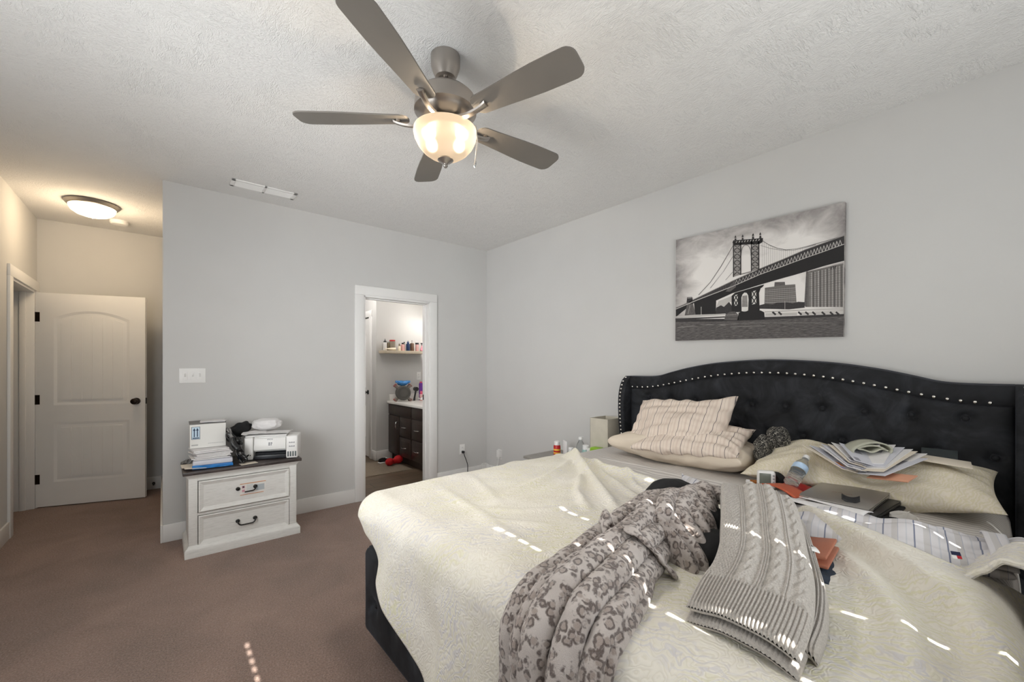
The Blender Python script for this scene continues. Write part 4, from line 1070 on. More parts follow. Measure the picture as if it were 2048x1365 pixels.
tag(b.build('black_case', m_blackcloth), 'flat black case on the sheet left of the white blood pressure monitor', 'case', loc=(2.075, 0.83, 0.736), rz=R(-30))
b = B(); b.tube(spline([(2.13, .92, .728), (2.16, .86, .728), (2.12, .80, .729), (2.16, .76, .73)], 20), 0.002, 6)
tag(b.build('cord', m_blackp), 'thin black cord on the striped sheet near the blood pressure monitor', 'cord')
m_amber = plain('amber_plastic', (170, 106, 48), 0.3)
b = B(); b.cyl((0, -0.028, 0.012), (0, 0.020, 0.012), 0.012); b.cyl((0, 0.020, 0.012), (0, 0.034, 0.012), 0.013, mi=1)
tag(b.build('pill_bottle', [m_amber, m_cap]), 'small amber bottle lying behind the blood pressure monitor', 'bottle', loc=(2.36, 0.845, 0.722), rz=R(40))
# white papers tucked under the laptops
for k, (x, y, a, lab) in enumerate(((1.985, 0.49, -8, 'white paper sheet nearest the sweater, sticking out under the laptops'), (2.01, 0.43, -14, 'white paper strip sticking out just under the laptop corner'))):
    b = B(); b.grid(lambda u, v: (lerp(-0.06, 0.06, u) * (1 - 0.4 * k), lerp(-0.11, 0.11, v), 0.008 * math.sin(u * 3 + v * 2)), 10, 14)
    o = b.build('paper_sheet', m_paper, sharp=None); md = o.modifiers.new('t', 'SOLIDIFY'); md.thickness = 0.003; bake(o)
    tag(o, lab, 'paper', 'papers under the laptops', loc=(x, y, 0.790 + 0.005 * k), rz=R(a))
def ribbon(name, pts, wd, mat, label, cat, th=0.003):
    sp = spline(pts, 36); b = B(); rings = []
    for i, p in enumerate(sp):
        p = Vector(p); d = (Vector(sp[min(i + 1, 35)]) - Vector(sp[max(i - 1, 0)])).normalized(); s = Vector((0.25, -0.1, 1)).normalized()
        s = (s - d * s.dot(d)).normalized(); n = s.cross(d)
        rings.append([p + s * wd + n * th, p - s * wd + n * th, p - s * wd - n * th, p + s * wd - n * th])
    b.loft(rings); return tag(b.build(name, mat), label, cat)
m_greyrib = plain('grey_velcro', (200, 196, 190), 0.9)
ribbon('strap', [(2.30, .262, .742), (2.255, .245, .752), (2.20, .262, .748), (2.185, .285, .746), (2.205, .292, .748), (2.235, .262, .755), (2.225, .225, .748), (2.17, .205, .738)], 0.014, m_greyrib, 'curled pale grey fabric strap on the sheet right of the laptops', 'strap', 0.002)
ribbon('strap', [(2.105, .315, .745), (2.09, .285, .752), (2.11, .262, .750), (2.145, .265, .745), (2.150, .290, .742), (2.125, .305, .742)], 0.016, m_blackcloth, 'black fabric strap loop next to the curled grey strap', 'strap', 0.003)

# scarf bundle
m_tweed = NT('black_white_tweed')
_v = m_tweed.oc(); _n = m_tweed.noise(_v, 120, 3, 0.7, 1.5)
m_tweed = m_tweed.out(m_tweed.ramp(_n, [(0.44, lin((26, 26, 26))), (0.54, lin((54, 53, 51))), (0.62, lin((206, 200, 188)))]), 0.95, m_tweed.bump(_n, 0.9, 0.008))
b = B()
for c, r in (((0, 0, 0), (0.055, 0.042, 0.072)), ((0.06, -0.055, 0.055), (0.060, 0.058, 0.060)), ((0.02, 0.0, -0.045), (0.06, 0.05, 0.045))): b.sphere(c, r, nu=26, nv=18)
o = b.build('scarf', m_tweed, sharp=None); md = o.modifiers.new('r', 'REMESH'); md.mode = 'VOXEL'; md.voxel_size = 0.006; bake(o)
for v in o.data.vertices:
    c = v.co; v.co = c + v.normal * (0.010 * nz(c.x, c.y, c.z, 30) + 0.012 * nz(c.x, c.y, c.z, 14))
tag(o, 'bunched black and white knitted scarf between the two sets of pillows', 'scarf', loc=(2.565, 0.872, 0.885))

# mail on the printed pillow: two fans of envelopes, each envelope on its own
def envelope(b, Lx, Wy, tex):
    b.box((Lx / 2, 0, 0), (Lx, Wy, 0.0022), 0.0)
    b.b2((Lx * 0.55, -0.018, 0.0011), (Lx * 0.80, 0.010, 0.0014), mi=1)
    b.b2((Lx * 0.03, Wy * 0.22, 0.0011), (Lx * 0.22, Wy * 0.42, 0.0014), mi=2)
m_ink = plain('grey_print', (150, 150, 158), 0.7); m_stampo = plain('orange_print', (204, 128, 72), 0.7); m_stampg = plain('green_print', (78, 158, 110), 0.7)
m_stampp = plain('purple_print', (150, 140, 176), 0.7)
MV = Vector((2.37, 0.405, 0.868))
fl = [(50, 0.26, .12, 2, m_stampp, 0, 'lowest envelope of the left fan of mail, sticking out furthest left'),
      (44, 0.235, .105, 1, m_stampo, 1, 'orange marked envelope in the left fan of mail'), (40, 0.23, .105, 0, m_ink, 2, 'third envelope up in the left fan of mail'),
      (37, 0.235, .105, 1, m_ink, 3, 'fourth envelope up in the left fan of mail'), (33, 0.22, .105, 2, m_ink, 4, 'fifth envelope up in the left fan of mail'),
      (30, 0.225, .10, 0, m_ink, 5, 'sixth envelope up in the left fan of mail'), (26, 0.22, .10, 1, m_ink, 6, 'topmost envelope of the left fan of mail, against the rolled pouch')]
fr = [(-27, 0.25, .12, 1, m_ink, 0, 'lowest envelope of the right fan of mail, its front edge hanging lowest'), (-21, 0.27, .11, 0, m_ink, 1, 'second envelope up in the right fan of mail'),
      (-17, 0.28, .105, 2, m_ink, 2, 'third envelope up in the right fan of mail'), (-13, 0.27, .105, 0, m_ink, 3, 'fourth envelope up in the right fan of mail'),
      (-8, 0.265, .10, 1, m_ink, 4, 'fifth envelope up in the right fan of mail'), (-2, 0.255, .10, 0, m_stampg, 5, 'topmost envelope of the right fan of mail, with a green mark')]
for grp, lst, tilt in (('left fan of mail', fl, -13), ('right fan of mail', fr, -14)):
    for a, Lx, Wy, pm, st, k, lab in lst:
        b = B(); envelope(b, Lx, Wy, k)
        o = b.build('envelope', [(m_paper, m_paper2, m_paper3)[pm], m_ink, st])
        roll = 16 if grp[0] == 'l' else -10
        ca, sa = math.cos(R(a)), math.sin(R(a)); al = 0.030 * nz(k * 2.3, 11, 1) * 2
        sh = Vector((sa, -ca, 0)) * (0.009 * k - 0.02) + Vector((ca, sa, 0)) * al if grp[0] == 'l' else Vector((ca, sa, 0)) * (0.010 * k + al - 0.02) + Vector((-sa, ca, 0)) * (0.006 * k - 0.02)
        tag(o, lab, 'envelope', grp, loc=MV + sh + Vector((0.006 * nz(k, 3) * 3, 0.012 * nz(k, 7) * 2 + (0.015 if grp[0] == 'l' else -0.02), 0.0065 * k + (0.0 if grp[0] == 'l' else 0.003))), rot=(R(roll + 3 * nz(k, 9, 1, .7)), R(tilt + 1.3 * k * 0.3), R(a)))
# rolled pouch on the mail
m_sage = plain('sage_canvas', (176, 176, 160), 0.8, bump=0.15, bscale=160)
ov = [(0.072 * math.cos(a) * (1 + 0.06 * math.cos(2 * a)), 0.037 * math.sin(a) + 0.008 * math.cos(a)) for a in [2 * PI * k / 40 for k in range(41)]]
inn = [(0.060, 0.004), (0.034, 0.010), (0.0, -0.006), (-0.034, 0.003), (-0.056, 0.008), (-0.025, 0.021), (0.018, 0.023), (0.05, 0.010)]
b = B()
def roll(pts, r):
    sp = spline([(p[0], p[1], 0) for p in pts], 60); rings = []
    for p in sp: pass
    for zz in (0,): pass
    vs = []
    b.grid(lambda u, v: (lambda p: (p[0], lerp(-0.045, 0.045, v), p[1] + 0.042))(sp[int(round(u * 59))]), 60, 5)
roll(ov, 0.004); roll(inn, 0.004)
o = b.build('rolled_pouch', m_sage, sharp=None); md = o.modifiers.new('t', 'SOLIDIFY'); md.thickness = 0.006; md.offset = 0; bake(o)
tag(o, 'rolled sage grey canvas pouch seen end on, lying on the mail', 'pouch', loc=(2.555, 0.420, 0.905), rz=R(-55))
m_dgreen = plain('dark_green_card', (26, 36, 38), 0.6)
slab('folder', (0.006, 0.12, 0.07), m_dgreen, 'dark green folder leaning on the headboard behind the mail', 'folder', (2.80, 0.200, 0.915), (0, R(24), R(4)), 0.001)
slab('card', (0.10, 0.17, 0.004), m_paper3, 'cream card lying on the pillow right of the mail', 'card', (2.62, 0.175, 0.925), (R(4), R(-6), R(5)), 0.0005)
slab('card', (0.07, 0.15, 0.004), plain('salmon_card', (206, 150, 122), 0.7), 'salmon pink card under the right fan of mail', 'card', (2.36, 0.31, 0.872), (R(-8), R(-16), R(-20)), 0.0005)
# wallet and folded denim by the sweater
t = thing('wallet', 'open tan leather wallet peeking out from beside the grey sweater', 'wallet', (1.575, 0.385, 0.742), R(4))
b = B(); b.box((0, 0, 0.010), (0.19, 0.095, 0.012), 0.005); b.build('back_half', m_tan, t)
b = B(); b.box((0, 0, 0), (0.185, 0.09, 0.010), 0.004, mat=Matrix.Translation((0, 0.002, 0.028)) @ Matrix.Rotation(R(-11), 4, 'X')); b.build('front_half', m_tan, t)
b = B(); b.grid(lambda u, v: (lerp(-0.10, 0.10, u), lerp(-0.055, 0.055, v), 0.012 * (1 - (2 * v - 1) ** 2) + 0.004 * nz(u, v, 1, 6)), 20, 16)
o = b.build('denim_cloth', m_denim, sharp=None); md = o.modifiers.new('t', 'SOLIDIFY'); md.thickness = 0.010; bake(o)
tag(o, 'folded dark denim cloth under the tan wallet', 'cloth', loc=(1.52, 0.365, 0.728), rz=R(4))
# ------------------------------------------------------------------ white nightstand with printer and papers
m_dist = NT('worn_white_paint')
_v = m_dist.oc(); _g = m_dist.noise(m_dist.oc(scale=(3, 3, 30)), 5, 4, .7)
m_dist = m_dist.out(m_dist.ramp(_g, [(0.25, lin((206, 205, 201))), (0.5, lin((226, 225, 221))), (0.75, lin((232, 231, 228)))]), 0.5, m_dist.bump(_g, 0.06, 0.002))
m_dark = NT('dark_stained_wood'); _g = m_dark.noise(m_dark.oc(scale=(3, 40, 8)), 4, 5, .65, .5)
m_dark = m_dark.out(m_dark.ramp(_g, [(0.3, lin((50, 44, 43))), (0.7, lin((84, 75, 72)))]), 0.35)
m_gap = plain('dark_drawer_gap', (38, 34, 32), 0.9)
NX, NY = 0.482, 3.665
ns = thing('nightstand', 'worn white two drawer nightstand with a dark wood top under the printer', 'nightstand', (NX, NY, 0))
b = B(); x0, x1, yb = -0.345, 0.340, 0.405
b.b2((x0, 0, 0.05), (x0 + 0.052, yb, 0.575), 0.003); b.b2((x1 - 0.050, 0, 0.05), (x1, yb, 0.575), 0.003)
b.b2((x0 + 0.05, 0.002, 0.528), (x1 - 0.048, yb, 0.575), 0.002); b.b2((x0 + 0.05, 0.002, 0.05), (x1 - 0.048, yb, 0.066)); b.b2((x0, yb - 0.01, 0.05), (x1, yb, 0.575)); b.b2((x0 + 0.05, 0.004, 0.283), (x1 - 0.048, 0.03, 0.300))
b.b2((x0 + 0.05, 0.03, 0.066), (x1 - 0.048, 0.04, 0.53), mi=1)
# cove under the top
rings = []
for z, o in ((0.545, 0.0), (0.555, 0.004), (0.565, 0.011), (0.572, 0.020), (0.578, 0.022)):
    rings.append([(x0 - o, -o, z), (x1 + o, -o, z), (x1 + o, yb, z), (x0 - o, yb, z)])
b.loft(rings); b.build('body', [m_dist, m_gap], ns)
b = B(); b.b2((x0 - 0.032, -0.034, 0.578), (x1 + 0.032, yb + 0.008, 0.602), 0.004); b.build('top', m_dark, ns)
b = B(); rings = []
for z, o in ((0.0, 0.022), (0.052, 0.022), (0.060, 0.018), (0.066, 0.008), (0.074, 0.004), (0.078, 0.0)):
    rings.append([(x0 - o, -o - 0.004, z), (x1 + o, -o - 0.004, z), (x1 + o, yb, z), (x0 - o, yb, z)])
b.loft(rings); b.build('plinth', m_dist, ns)
def drawer(z0, z1, dy, tilt, broken):
    a0, a1 = x0 + 0.056, x1 - 0.053
    b = B(); fr = 0.030
    def fp(x, z, y): return (x, y + dy + tilt * (x - a1) + 0.0, z)
    outer = [(a0, z0), (a1, z0), (a1, z1), (a0, z1)]
    s1 = [(a0 + fr, z0 + fr), (a1 - fr, z0 + fr), (a1 - fr, z1 - fr), (a0 + fr, z1 - fr)]
    vs = [fp(x, z, 0.020) for x, z in outer] + [fp(x, z, -0.006) for x, z in outer] + [fp(x, z, -0.008) for x, z in [(a0 + .006, z0 + .006), (a1 - .006, z0 + .006), (a1 - .006, z1 - .006), (a0 + .006, z1 - .006)]] + [fp(x, z, 0.004) for x, z in s1]
    fs = [(3, 2, 1, 0)] + [(r * 4 + i, r * 4 + (i + 1) % 4, r * 4 + 4 + (i + 1) % 4, r * 4 + 4 + i) for r in range(3) for i in range(4)] + [(12, 13, 14, 15)]
    b._add(vs, fs); d = b.build('drawer', m_dist, ns, sharp=15)
    zc = (z0 + z1) / 2 + 0.002; yy = dy + tilt * (0 - a1) + 0.004
    b = B()
    for s in (-1, 1):
        m = Matrix.Translation((0.055 * s, yy, zc + 0.010)) @ Matrix.Rotation(R(90), 4, 'X')
        b.lathe([(0.014, 0), (0.014, 0.006), (0.008, 0.010), (0.007, 0.020)], n=16, mat=m)
    if not broken:
        b.tube(spline([(-0.055, yy - 0.018, zc + 0.012), (-0.054, yy - 0.024, zc - 0.002), (-0.040, yy - 0.025, zc - 0.016), (-0.02, yy - 0.025, zc - 0.018), (0.02, yy - 0.025, zc - 0.018), (0.040, yy - 0.025, zc - 0.016), (0.054, yy - 0.024, zc - 0.002), (0.055, yy - 0.018, zc + 0.012)], 36), 0.005, 8)
    else:
        b.tube(spline([(-0.015, yy - 0.022, zc - 0.016), (0.02, yy - 0.025, zc - 0.014), (0.040, yy - 0.025, zc - 0.012), (0.052, yy - 0.024, zc - 0.002), (0.055, yy - 0.018, zc + 0.012)], 30), 0.005, 8)
    b.build('handle', m_black, d)
    return d, yy
drawer(0.072, 0.278, 0.004, 0.0, False)
dw, yy = drawer(0.308, 0.524, -0.004, 0.008, True)
m_stick = plain('white_sticker', (228, 225, 220), 0.6); m_stko = plain('orange_sticker_line', (206, 150, 110), 0.6); m_stkd = plain('dark_sticker_print', (70, 66, 72), 0.6); m_stkr = plain('pink_sticker_print', (204, 150, 160), 0.6); m_stkg = plain('grey_sticker_print', (178, 186, 190), 0.6)
b = B(); ys = yy - 0.002
def sq(xa, za, xb, zb, mi, k=1):
    b.prism([(xa, za), (xb, za), (xb, zb), (xa, zb)], (0, ys - 0.0004 * k, 0), (1, 0, 0), (0, 0, 1), (0, 0.0003, 0), mi)
sq(-0.042, 0.372, 0.125, 0.466, 0)
for k in range(6): sq(0.000, 0.400 + k * 0.009, 0.04, 0.403 + k * 0.009, 4, 2)
sq(-0.042, 0.455, 0.125, 0.461, 1, 2); sq(-0.042, 0.375, 0.110, 0.380, 1, 2); sq(-0.03, 0.425, -0.012, 0.445, 3, 2); sq(-0.026, 0.429, -0.016, 0.442, 2, 3); sq(-0.03, 0.398, -0.012, 0.416, 3, 2); sq(0.06, 0.395, 0.115, 0.44, 4, 2)
b.build('warning_sticker', [m_stick, m_stko, m_stkd, m_stkr, m_stkg], dw, 'white sticker with orange lines')

ZN = 0.602
# paper and packages on the left of the top
def papers(name, c, L, W, n, mat, label, cat, seed, group=None, th=0.004, rz=0):
    b = B()
    for k in range(n):
        m = Matrix.Translation((0.022 * nz(k * 1.3, seed) * 2, 0.020 * nz(seed, k * 1.3) * 2, th * (k + 0.5))) @ Matrix.Rotation(R(15 * nz(k * 1.7, seed + 3)), 4, 'Z')
        b.box((0, 0, 0), (L * (0.94 + 0.1 * nz(k, 5, seed)), W, th * 0.8), mat=m)
    return tag(b.build(name, mat), label, cat, group, loc=c, rz=rz)
b = B(); b.grid(lambda u, v: (lerp(0, 0.17, u), lerp(0, 0.20, v), 0.002 + 0.016 * (1 - v) * (1 - u) + 0.010 * math.sin(v * 8) * v), 12, 14)
o = b.build('paper_bag', m_paper3, sharp=None); md = o.modifiers.new('t', 'SOLIDIFY'); md.thickness = 0.004; bake(o)
tag(o, 'crumpled cream paper sheet under the packages, over the left edge of the nightstand top', 'paper', loc=(0.118, 3.655, ZN + 0.003), rz=R(6))
m_bluepk = plain('blue_package_film', (42, 120, 190), 0.3, var=0.12, scale=30)
t = thing('paper_pack', 'white paper pack in blue film under the box with arrows', 'paper pack', (0.285, 3.775, ZN + 0.004), R(-4))
b = B(); b.box((0, 0, 0.043), (0.235, 0.21, 0.034), 0.008); b.build('upper_wrap', m_paper2, t)
b = B()
b.grid(lambda u, v: (lerp(-0.119, 0.119, u), -0.105 - 0.007 + 0.006 * nz(u * 6, v * 2, 3), 0.004 + (0.026 - 0.012 * u) * v + 0.004 * math.sin(u * 14) * v), 30, 6); b.box((0, 0, 0.014), (0.236, 0.21, 0.026), 0.006)
b.build('blue_wrap', m_bluepk, t)
papers('paper_stack', (0.272, 3.785, ZN + 0.066), 0.225, 0.20, 9, m_paper, 'messy stack of papers between the box with arrows and the blue pack', 'papers', 4, th=0.0075, rz=R(2))
m_boxw = plain('white_carton', (230, 229, 225), 0.6, var=0.01)
m_arrow = plain('navy_print', (26, 52, 84), 0.6); m_arrowbg = plain('pale_blue_print', (200, 220, 234), 0.6)
t = thing('box', 'white carton with two navy up arrows on the stacked papers', 'box', (0.258, 3.80, ZN + 0.135), R(-1))
b = B(); b.b2((-0.108, 0, 0), (0.108, 0.20, 0.176), 0.003); b.build('carton', m_boxw, t)
b = B(); b.b2((-0.110, -0.002, 0.174), (0.110, 0.204, 0.181), 0.001); b.build('lid_flap', plain('grey_carton_edge', (120, 118, 116), 0.7), t)
def ar(xa, za, xb, zb, mi, k): b.prism([(xa, za), (xb, za), (xb, zb), (xa, zb)], (0, -0.0003 - 0.0003 * k, 0), (1, 0, 0), (0, 0, 1), (0, 0.0003, 0), mi)
b = B(); ar(-0.098, 0.066, -0.048, 0.158, 0, 0); ar(-0.0955, 0.0685, -0.0505, 0.1555, 1, 1); ar(-0.092, 0.072, -0.054, 0.079, 0, 2)
b.build('printed_label', [m_arrow, m_arrowbg], t, 'navy framed pale blue label')
for xc in (-0.082, -0.064):
    b = B(); b.prism([(xc - 0.003, 0.084), (xc + 0.003, 0.084), (xc + 0.003, 0.130), (xc + 0.008, 0.130), (xc, 0.150), (xc - 0.008, 0.130), (xc - 0.003, 0.130)], (0, -0.0009, 0), (1, 0, 0), (0, 0, 1), (0, 0.0003, 0)); b.build('printed_arrow', m_arrow, t)
b = B()
for k in range(9): ar(0.0 + k * 0.0105, 0.028, 0.0085 + k * 0.0105, 0.031, 0, 0)
ar(-0.098, 0.020, -0.06, 0.028, 0, 0)
b.build('printed_text', plain('grey_carton_print', (170, 170, 168), 0.6), t)
papers('paper', (0.30, 3.88, ZN + 0.317), 0.16, 0.13, 2, m_paper, 'loose white papers lying on top of the white carton', 'papers', 11, th=0.005, rz=R(-12))
# grey and black plastic bags leaning between the box and the printer
m_bagk = plain('black_plastic_bag', (26, 26, 27), 0.25, var=0.3, scale=30); m_bagg = plain('grey_plastic_bag', (120, 118, 116), 0.25, var=0.35, scale=34)
def bagsheet(c0, c1, wd, seed, amp):
    def f(u, v):
        p = Vector(c0).lerp(Vector(c1), u); return (p.x + amp * nz(u * 5, v * 3, seed), p.y + lerp(-wd, wd, v) + amp * nz(u * 3, v * 4, seed + 5), p.z + amp * nz(u * 4, v * 4, seed + 9))
    return f
b = B(); b.grid(bagsheet((0.380, 3.80, ZN + 0.265), (0.470, 3.725, ZN + 0.015), 0.05, 3, 0.022), 30, 18)
o = b.build('plastic_bag', m_bagg, sharp=None); md = o.modifiers.new('t', 'SOLIDIFY'); md.thickness = 0.014; bake(o)
tag(o, 'crumpled grey plastic bag leaning against the white carton', 'bag')
b = B(); b.grid(bagsheet((0.405, 3.79, ZN + 0.235), (0.488, 3.705, ZN + 0.024), 0.045, 8, 0.024), 30, 18)
o = b.build('plastic_bag', m_bagk, sharp=None); md = o.modifiers.new('t', 'SOLIDIFY'); md.thickness = 0.036; bake(o)
tag(o, 'black plastic bag squeezed between the leaning grey bag and the printer', 'bag')
b = B()
t0 = bmesh.new(); bmesh.ops.create_icosphere(t0, subdivisions=4, radius=1.0)
for v in t0.verts:
    c = v.co; s = 1 + 0.25 * nz(c.x, c.y, c.z, 1.9); v.co = Vector((c.x * 0.085 * s, c.y * 0.07 * s, c.z * 0.055 * s + c.x * 0.02))
b._merge(t0, 0); tag(b.build('cap', m_blackcloth, sharp=None), 'black cap slumped behind the leaning bags, left of the printer', 'cap', loc=(0.475, 3.97, ZN + 0.225))
slab('paper_sheet', (0.11, 0.07, 0.002), m_paper3, 'torn cream paper scrap under the foot of the black plastic bag', 'paper', (0.495, 3.675, ZN + 0.0035), (0, 0, R(8)), 0.0005)

b = B(); b.grid(lambda u, v: (lerp(-0.05, 0.05, u) + 0.012 * nz(v * 5, u * 3, 2), lerp(-0.05, 0.05, v), 0.030 * (0.6 + nz(u * 4, v * 4, 6)) * math.sin(PI * u) ** 0.5), 20, 20)
o = b.build('plastic_wrap', m_bagg, sharp=None); md = o.modifiers.new('t', 'SOLIDIFY'); md.thickness = 0.003; bake(o)
tag(o, 'crumpled grey plastic wrap at the back left corner of the nightstand top', 'plastic wrap', loc=(0.155, 3.93, ZN + 0.012))
# printer
m_prw = plain('white_printer_plastic', (232, 231, 229), 0.35, var=0.01); m_prd = plain('dark_printer_tray', (36, 38, 44), 0.35, var=0.1); m_prg = plain('grey_printer_print', (120, 122, 128), 0.5)
pr = thing('printer', 'white ink tank printer with a dark paper tray on the nightstand', 'printer', (0.480, 3.790, ZN + 0.001), R(-20))
b = B(); PW, PD, PH = 0.375, 0.235, 0.178
b.b2((0, 0, 0.003), (0.062, PD, PH), 0.010, seg=3); b.b2((0.062, 0.03, 0.06), (0.292, PD, PH), 0.006); b.b2((0.062, 0.10, 0.003), (0.292, PD, 0.07)); b.build('case', m_prw, pr)
b = B(); b.b2((0.062, 0.012, 0.003), (0.292, 0.11, 0.016), mi=0); b.b2((0.062, 0.095, 0.012), (0.292, 0.102, 0.074), mi=0); b.b2((0.068, -0.004, 0.006), (0.286, 0.006, 0.036), 0.003, mi=0); b.b2((0.075, 0.03, 0.040), (0.28, 0.09, 0.046), mi=0); b.build('paper_tray', m_prd, pr)
b = B(); b.box((0, 0, 0), (0.222, 0.014, 0.094), 0.006, mat=Matrix.Translation((0.177, 0.006, 0.122)) @ Matrix.Rotation(R(-9), 4, 'X')); b.build('control_panel', m_prw, pr)
b = B(); pm = Matrix.Translation((0.177, 0.006, 0.122)) @ Matrix.Rotation(R(-9), 4, 'X')
u, v = pm.to_3x3() @ Vector((1, 0, 0)), pm.to_3x3() @ Vector((0, 0, 1))
text_mesh(b, 'EPSON', 0.013, pm @ Vector((0, -0.0075, 0.034)), u, v, 0, bold=0.0002)
for dx, dz, ww in ((-0.010, 0.0, 0.012), (0.006, 0.0, 0.010), (-0.010, -0.013, 0.012), (0.006, -0.013, 0.007)): b.prism([(dx, dz), (dx + ww, dz), (dx + ww, dz + 0.010), (dx, dz + 0.010)], pm @ Vector((0, -0.0076, 0)), u, v, (0, 0.0002, 0))
b.build('panel_print', m_prg, pr)
b = B(); b.b2((0.292, -0.022, 0.003), (PW, 0.19, PH + 0.002), 0.010, seg=3); b.build('ink_tank', m_prw, pr)
b = B()
for k in range(4): b.b2((0.302 + k * 0.0175, -0.0235, 0.018), (0.313 + k * 0.0175, -0.021, 0.058), 0.002)
b.build('ink_window', plain('ink_window', (88, 96, 98), 0.3), pr)
b = B()
for dz in (0.128, 0.098):
    for k in range(5): b.b2((0.314 + k * 0.0085, -0.0226, dz - 0.004), (0.320 + k * 0.0085, -0.0219, dz + 0.005 - 0.002 * (k % 2)))
b.build('tank_print', m_prg, pr)
b = B(); b.b2((0.004, 0.02, PH), (0.290, PD, PH + 0.012), 0.004); b.build('scanner_lid', m_prw, pr)
b = B(); b.cyl((0.043, -0.0015, 0.04), (0.043, 0.001, 0.04), 0.004); b.build('power_button', m_black, pr)
def crumple(b, L, W, h, seed, n=18):
    b.grid(lambda u, v: (lerp(-L / 2, L / 2, u) + 0.01 * nz(v * 4, u, seed), lerp(-W / 2, W / 2, v) + 0.012 * nz(u * 4, v, seed + 2), h * (0.5 + 0.5 * nz(u * 3.1, v * 2.7, seed + 5))), n, n)
for k, (x, y, z, L, W, h, rz, lab) in enumerate(((0.560, 3.835, 0.198, 0.17, 0.13, 0.022, -12, 'crumpled white paper hanging over the left front of the printer lid'), (0.70, 3.80, 0.200, 0.22, 0.15, 0.016, -26, 'creased white paper lying on the right of the printer lid'))):
    b = B(); crumple(b, L, W, h, k + 2); o = b.build('paper_sheet', m_paper, sharp=None); md = o.modifiers.new('t', 'SOLIDIFY'); md.thickness = 0.003; bake(o)
    tag(o, lab, 'paper', loc=(x, y, ZN + z), rz=R(rz))
b = B(); t0 = bmesh.new(); bmesh.ops.create_icosphere(t0, subdivisions=5, radius=1.0)
for v in t0.verts:
    c = v.co; s = 1 + 0.10 * nz(c.x, c.y, c.z, 2.2) + 0.05 * nz(c.x, c.y, c.z, 6)
    v.co = Vector((math.copysign(abs(c.x) ** 0.8, c.x) * 0.105 * s, c.y * 0.075 * s, math.copysign(abs(c.z) ** 0.75, c.z) * 0.046 * s))
b._merge(t0, 0); tag(b.build('white_bag', m_paper, sharp=None), 'puffed white plastic bag sitting on the printer', 'bag', loc=(0.655, 3.90, ZN + 0.262), rz=R(-18))

# ------------------------------------------------------------------ far nightstand beside the headboard with lamp and small things
m_gwood = plain('grey_wood', (150, 146, 140), 0.5, scale=20)
NT2 = thing('nightstand', 'grey nightstand hidden behind the bed beside the headboard', 'nightstand', (2.80, 2.48, 0))
b = B(); b.b2((-0.22, -0.36, 0.04), (0.21, 0.36, 0.48), 0.004); b.build('body', m_gwood, NT2)
b = B(); b.b2((-0.24, -0.38, 0.48), (0.23, 0.40, 0.505), 0.004); b.build('top', m_gwood, NT2)
for z in (0.16, 0.36):
    b = B(); b.b2((-0.232, -0.33, z - 0.09), (-0.218, 0.33, z + 0.09), 0.004); d = b.build('drawer', m_gwood, NT2)
    b = B(); b.cyl((-0.25, 0, z), (-0.23, 0, z), 0.012); b.build('knob', m_black, d)
Z2 = 0.506
t = thing('table_lamp', 'table lamp with a square pale linen shade beside the headboard', 'lamp', (2.855, 2.155, Z2 - 0.001))
m_linen = plain('linen_shade', (196, 190, 176), 0.9, bump=0.2, bscale=200)
b = B()
for p, q in (((-0.105, -0.09, 0.135), (-0.101, 0.09, 0.400)), ((0.101, -0.09, 0.135), (0.105, 0.09, 0.400)), ((-0.105, -0.092, 0.135), (0.105, -0.088, 0.400)), ((-0.105, 0.088, 0.135), (0.105, 0.092, 0.400))): b.b2(p, q)
b.build('lamp_shade', m_linen, t)
b = B(); b.b2((-0.055, -0.055, 0), (0.055, 0.055, 0.015), 0.004); b.cyl((0, 0, 0.015), (0, 0, 0.20), 0.012); b.build('lamp_base', m_nickel, t)
m_yel = plain('yellow_print', (236, 190, 70), 0.4)
t = thing('spray_can', 'red can with a yellow band and clear cap on the far nightstand', 'can', (2.74, 2.62, Z2))
b = B(); b.lathe([(0.030, 0), (0.032, 0.004), (0.032, 0.105), (0.028, 0.115)], n=24); b.build('can_body', m_red, t)
b = B(); b.lathe([(0.0323, 0.068), (0.0325, 0.07), (0.0325, 0.080), (0.0323, 0.082)], n=24, caps=False); b.lathe([(0.0323, 0.040), (0.0325, 0.042), (0.0325, 0.050), (0.0323, 0.052)], n=24, caps=False); b.build('printed_band', m_yel, t)
b = B(); b.lathe([(0.026, 0.112), (0.026, 0.145), (0.020, 0.150)], n=24); b.build('cap', m_cap, t)
slab('greeting_card', (0.10, 0.004, 0.175), m_paper, 'white folded card standing beside the red can', 'card', (2.70, 2.485, Z2 + 0.088), (0, 0, R(60)), 0.0005)
bottle('water_bottle', 'clear plastic water bottle standing on the far nightstand by the lamp', (2.76, 2.36, Z2), (0, 0, 0), 1.16, lab=False)
m_aqua = plain('aqua_plastic', (150, 184, 178), 0.35)
for k, (x, y, r, h, lab) in enumerate(((2.70, 2.415, 0.026, 0.125, 'small aqua jar left of the clear water bottle'), (2.73, 2.275, 0.034, 0.165, 'aqua jar with a pale lid right of the clear water bottle'), (2.69, 2.205, 0.026, 0.150, 'small pale jar nearest the lamp shade'))):
    t = thing('jar', lab, 'jar', (x, y, Z2), group='jars on the far nightstand')
    b = B(); b.lathe([(r * .9, 0), (r, 0.004), (r, h * .7), (r * .85, h * .78)], n=20); b.build('body', m_aqua if k < 2 else m_paper2, t)
    b = B(); b.lathe([(r * .8, h * .76), (r * .82, h), (r * .7, h + 0.003)], n=20); b.build('lid', m_cap, t)
m_lime = plain('lime_plastic', (140, 186, 44), 0.4)
b = B(); b.box((0, 0, 0.086), (0.075, 0.10, 0.172), 0.014, seg=3); tag(b.build('green_container', m_lime), 'lime green container in front of the square lamp shade', 'container', loc=(2.70, 2.135, Z2))
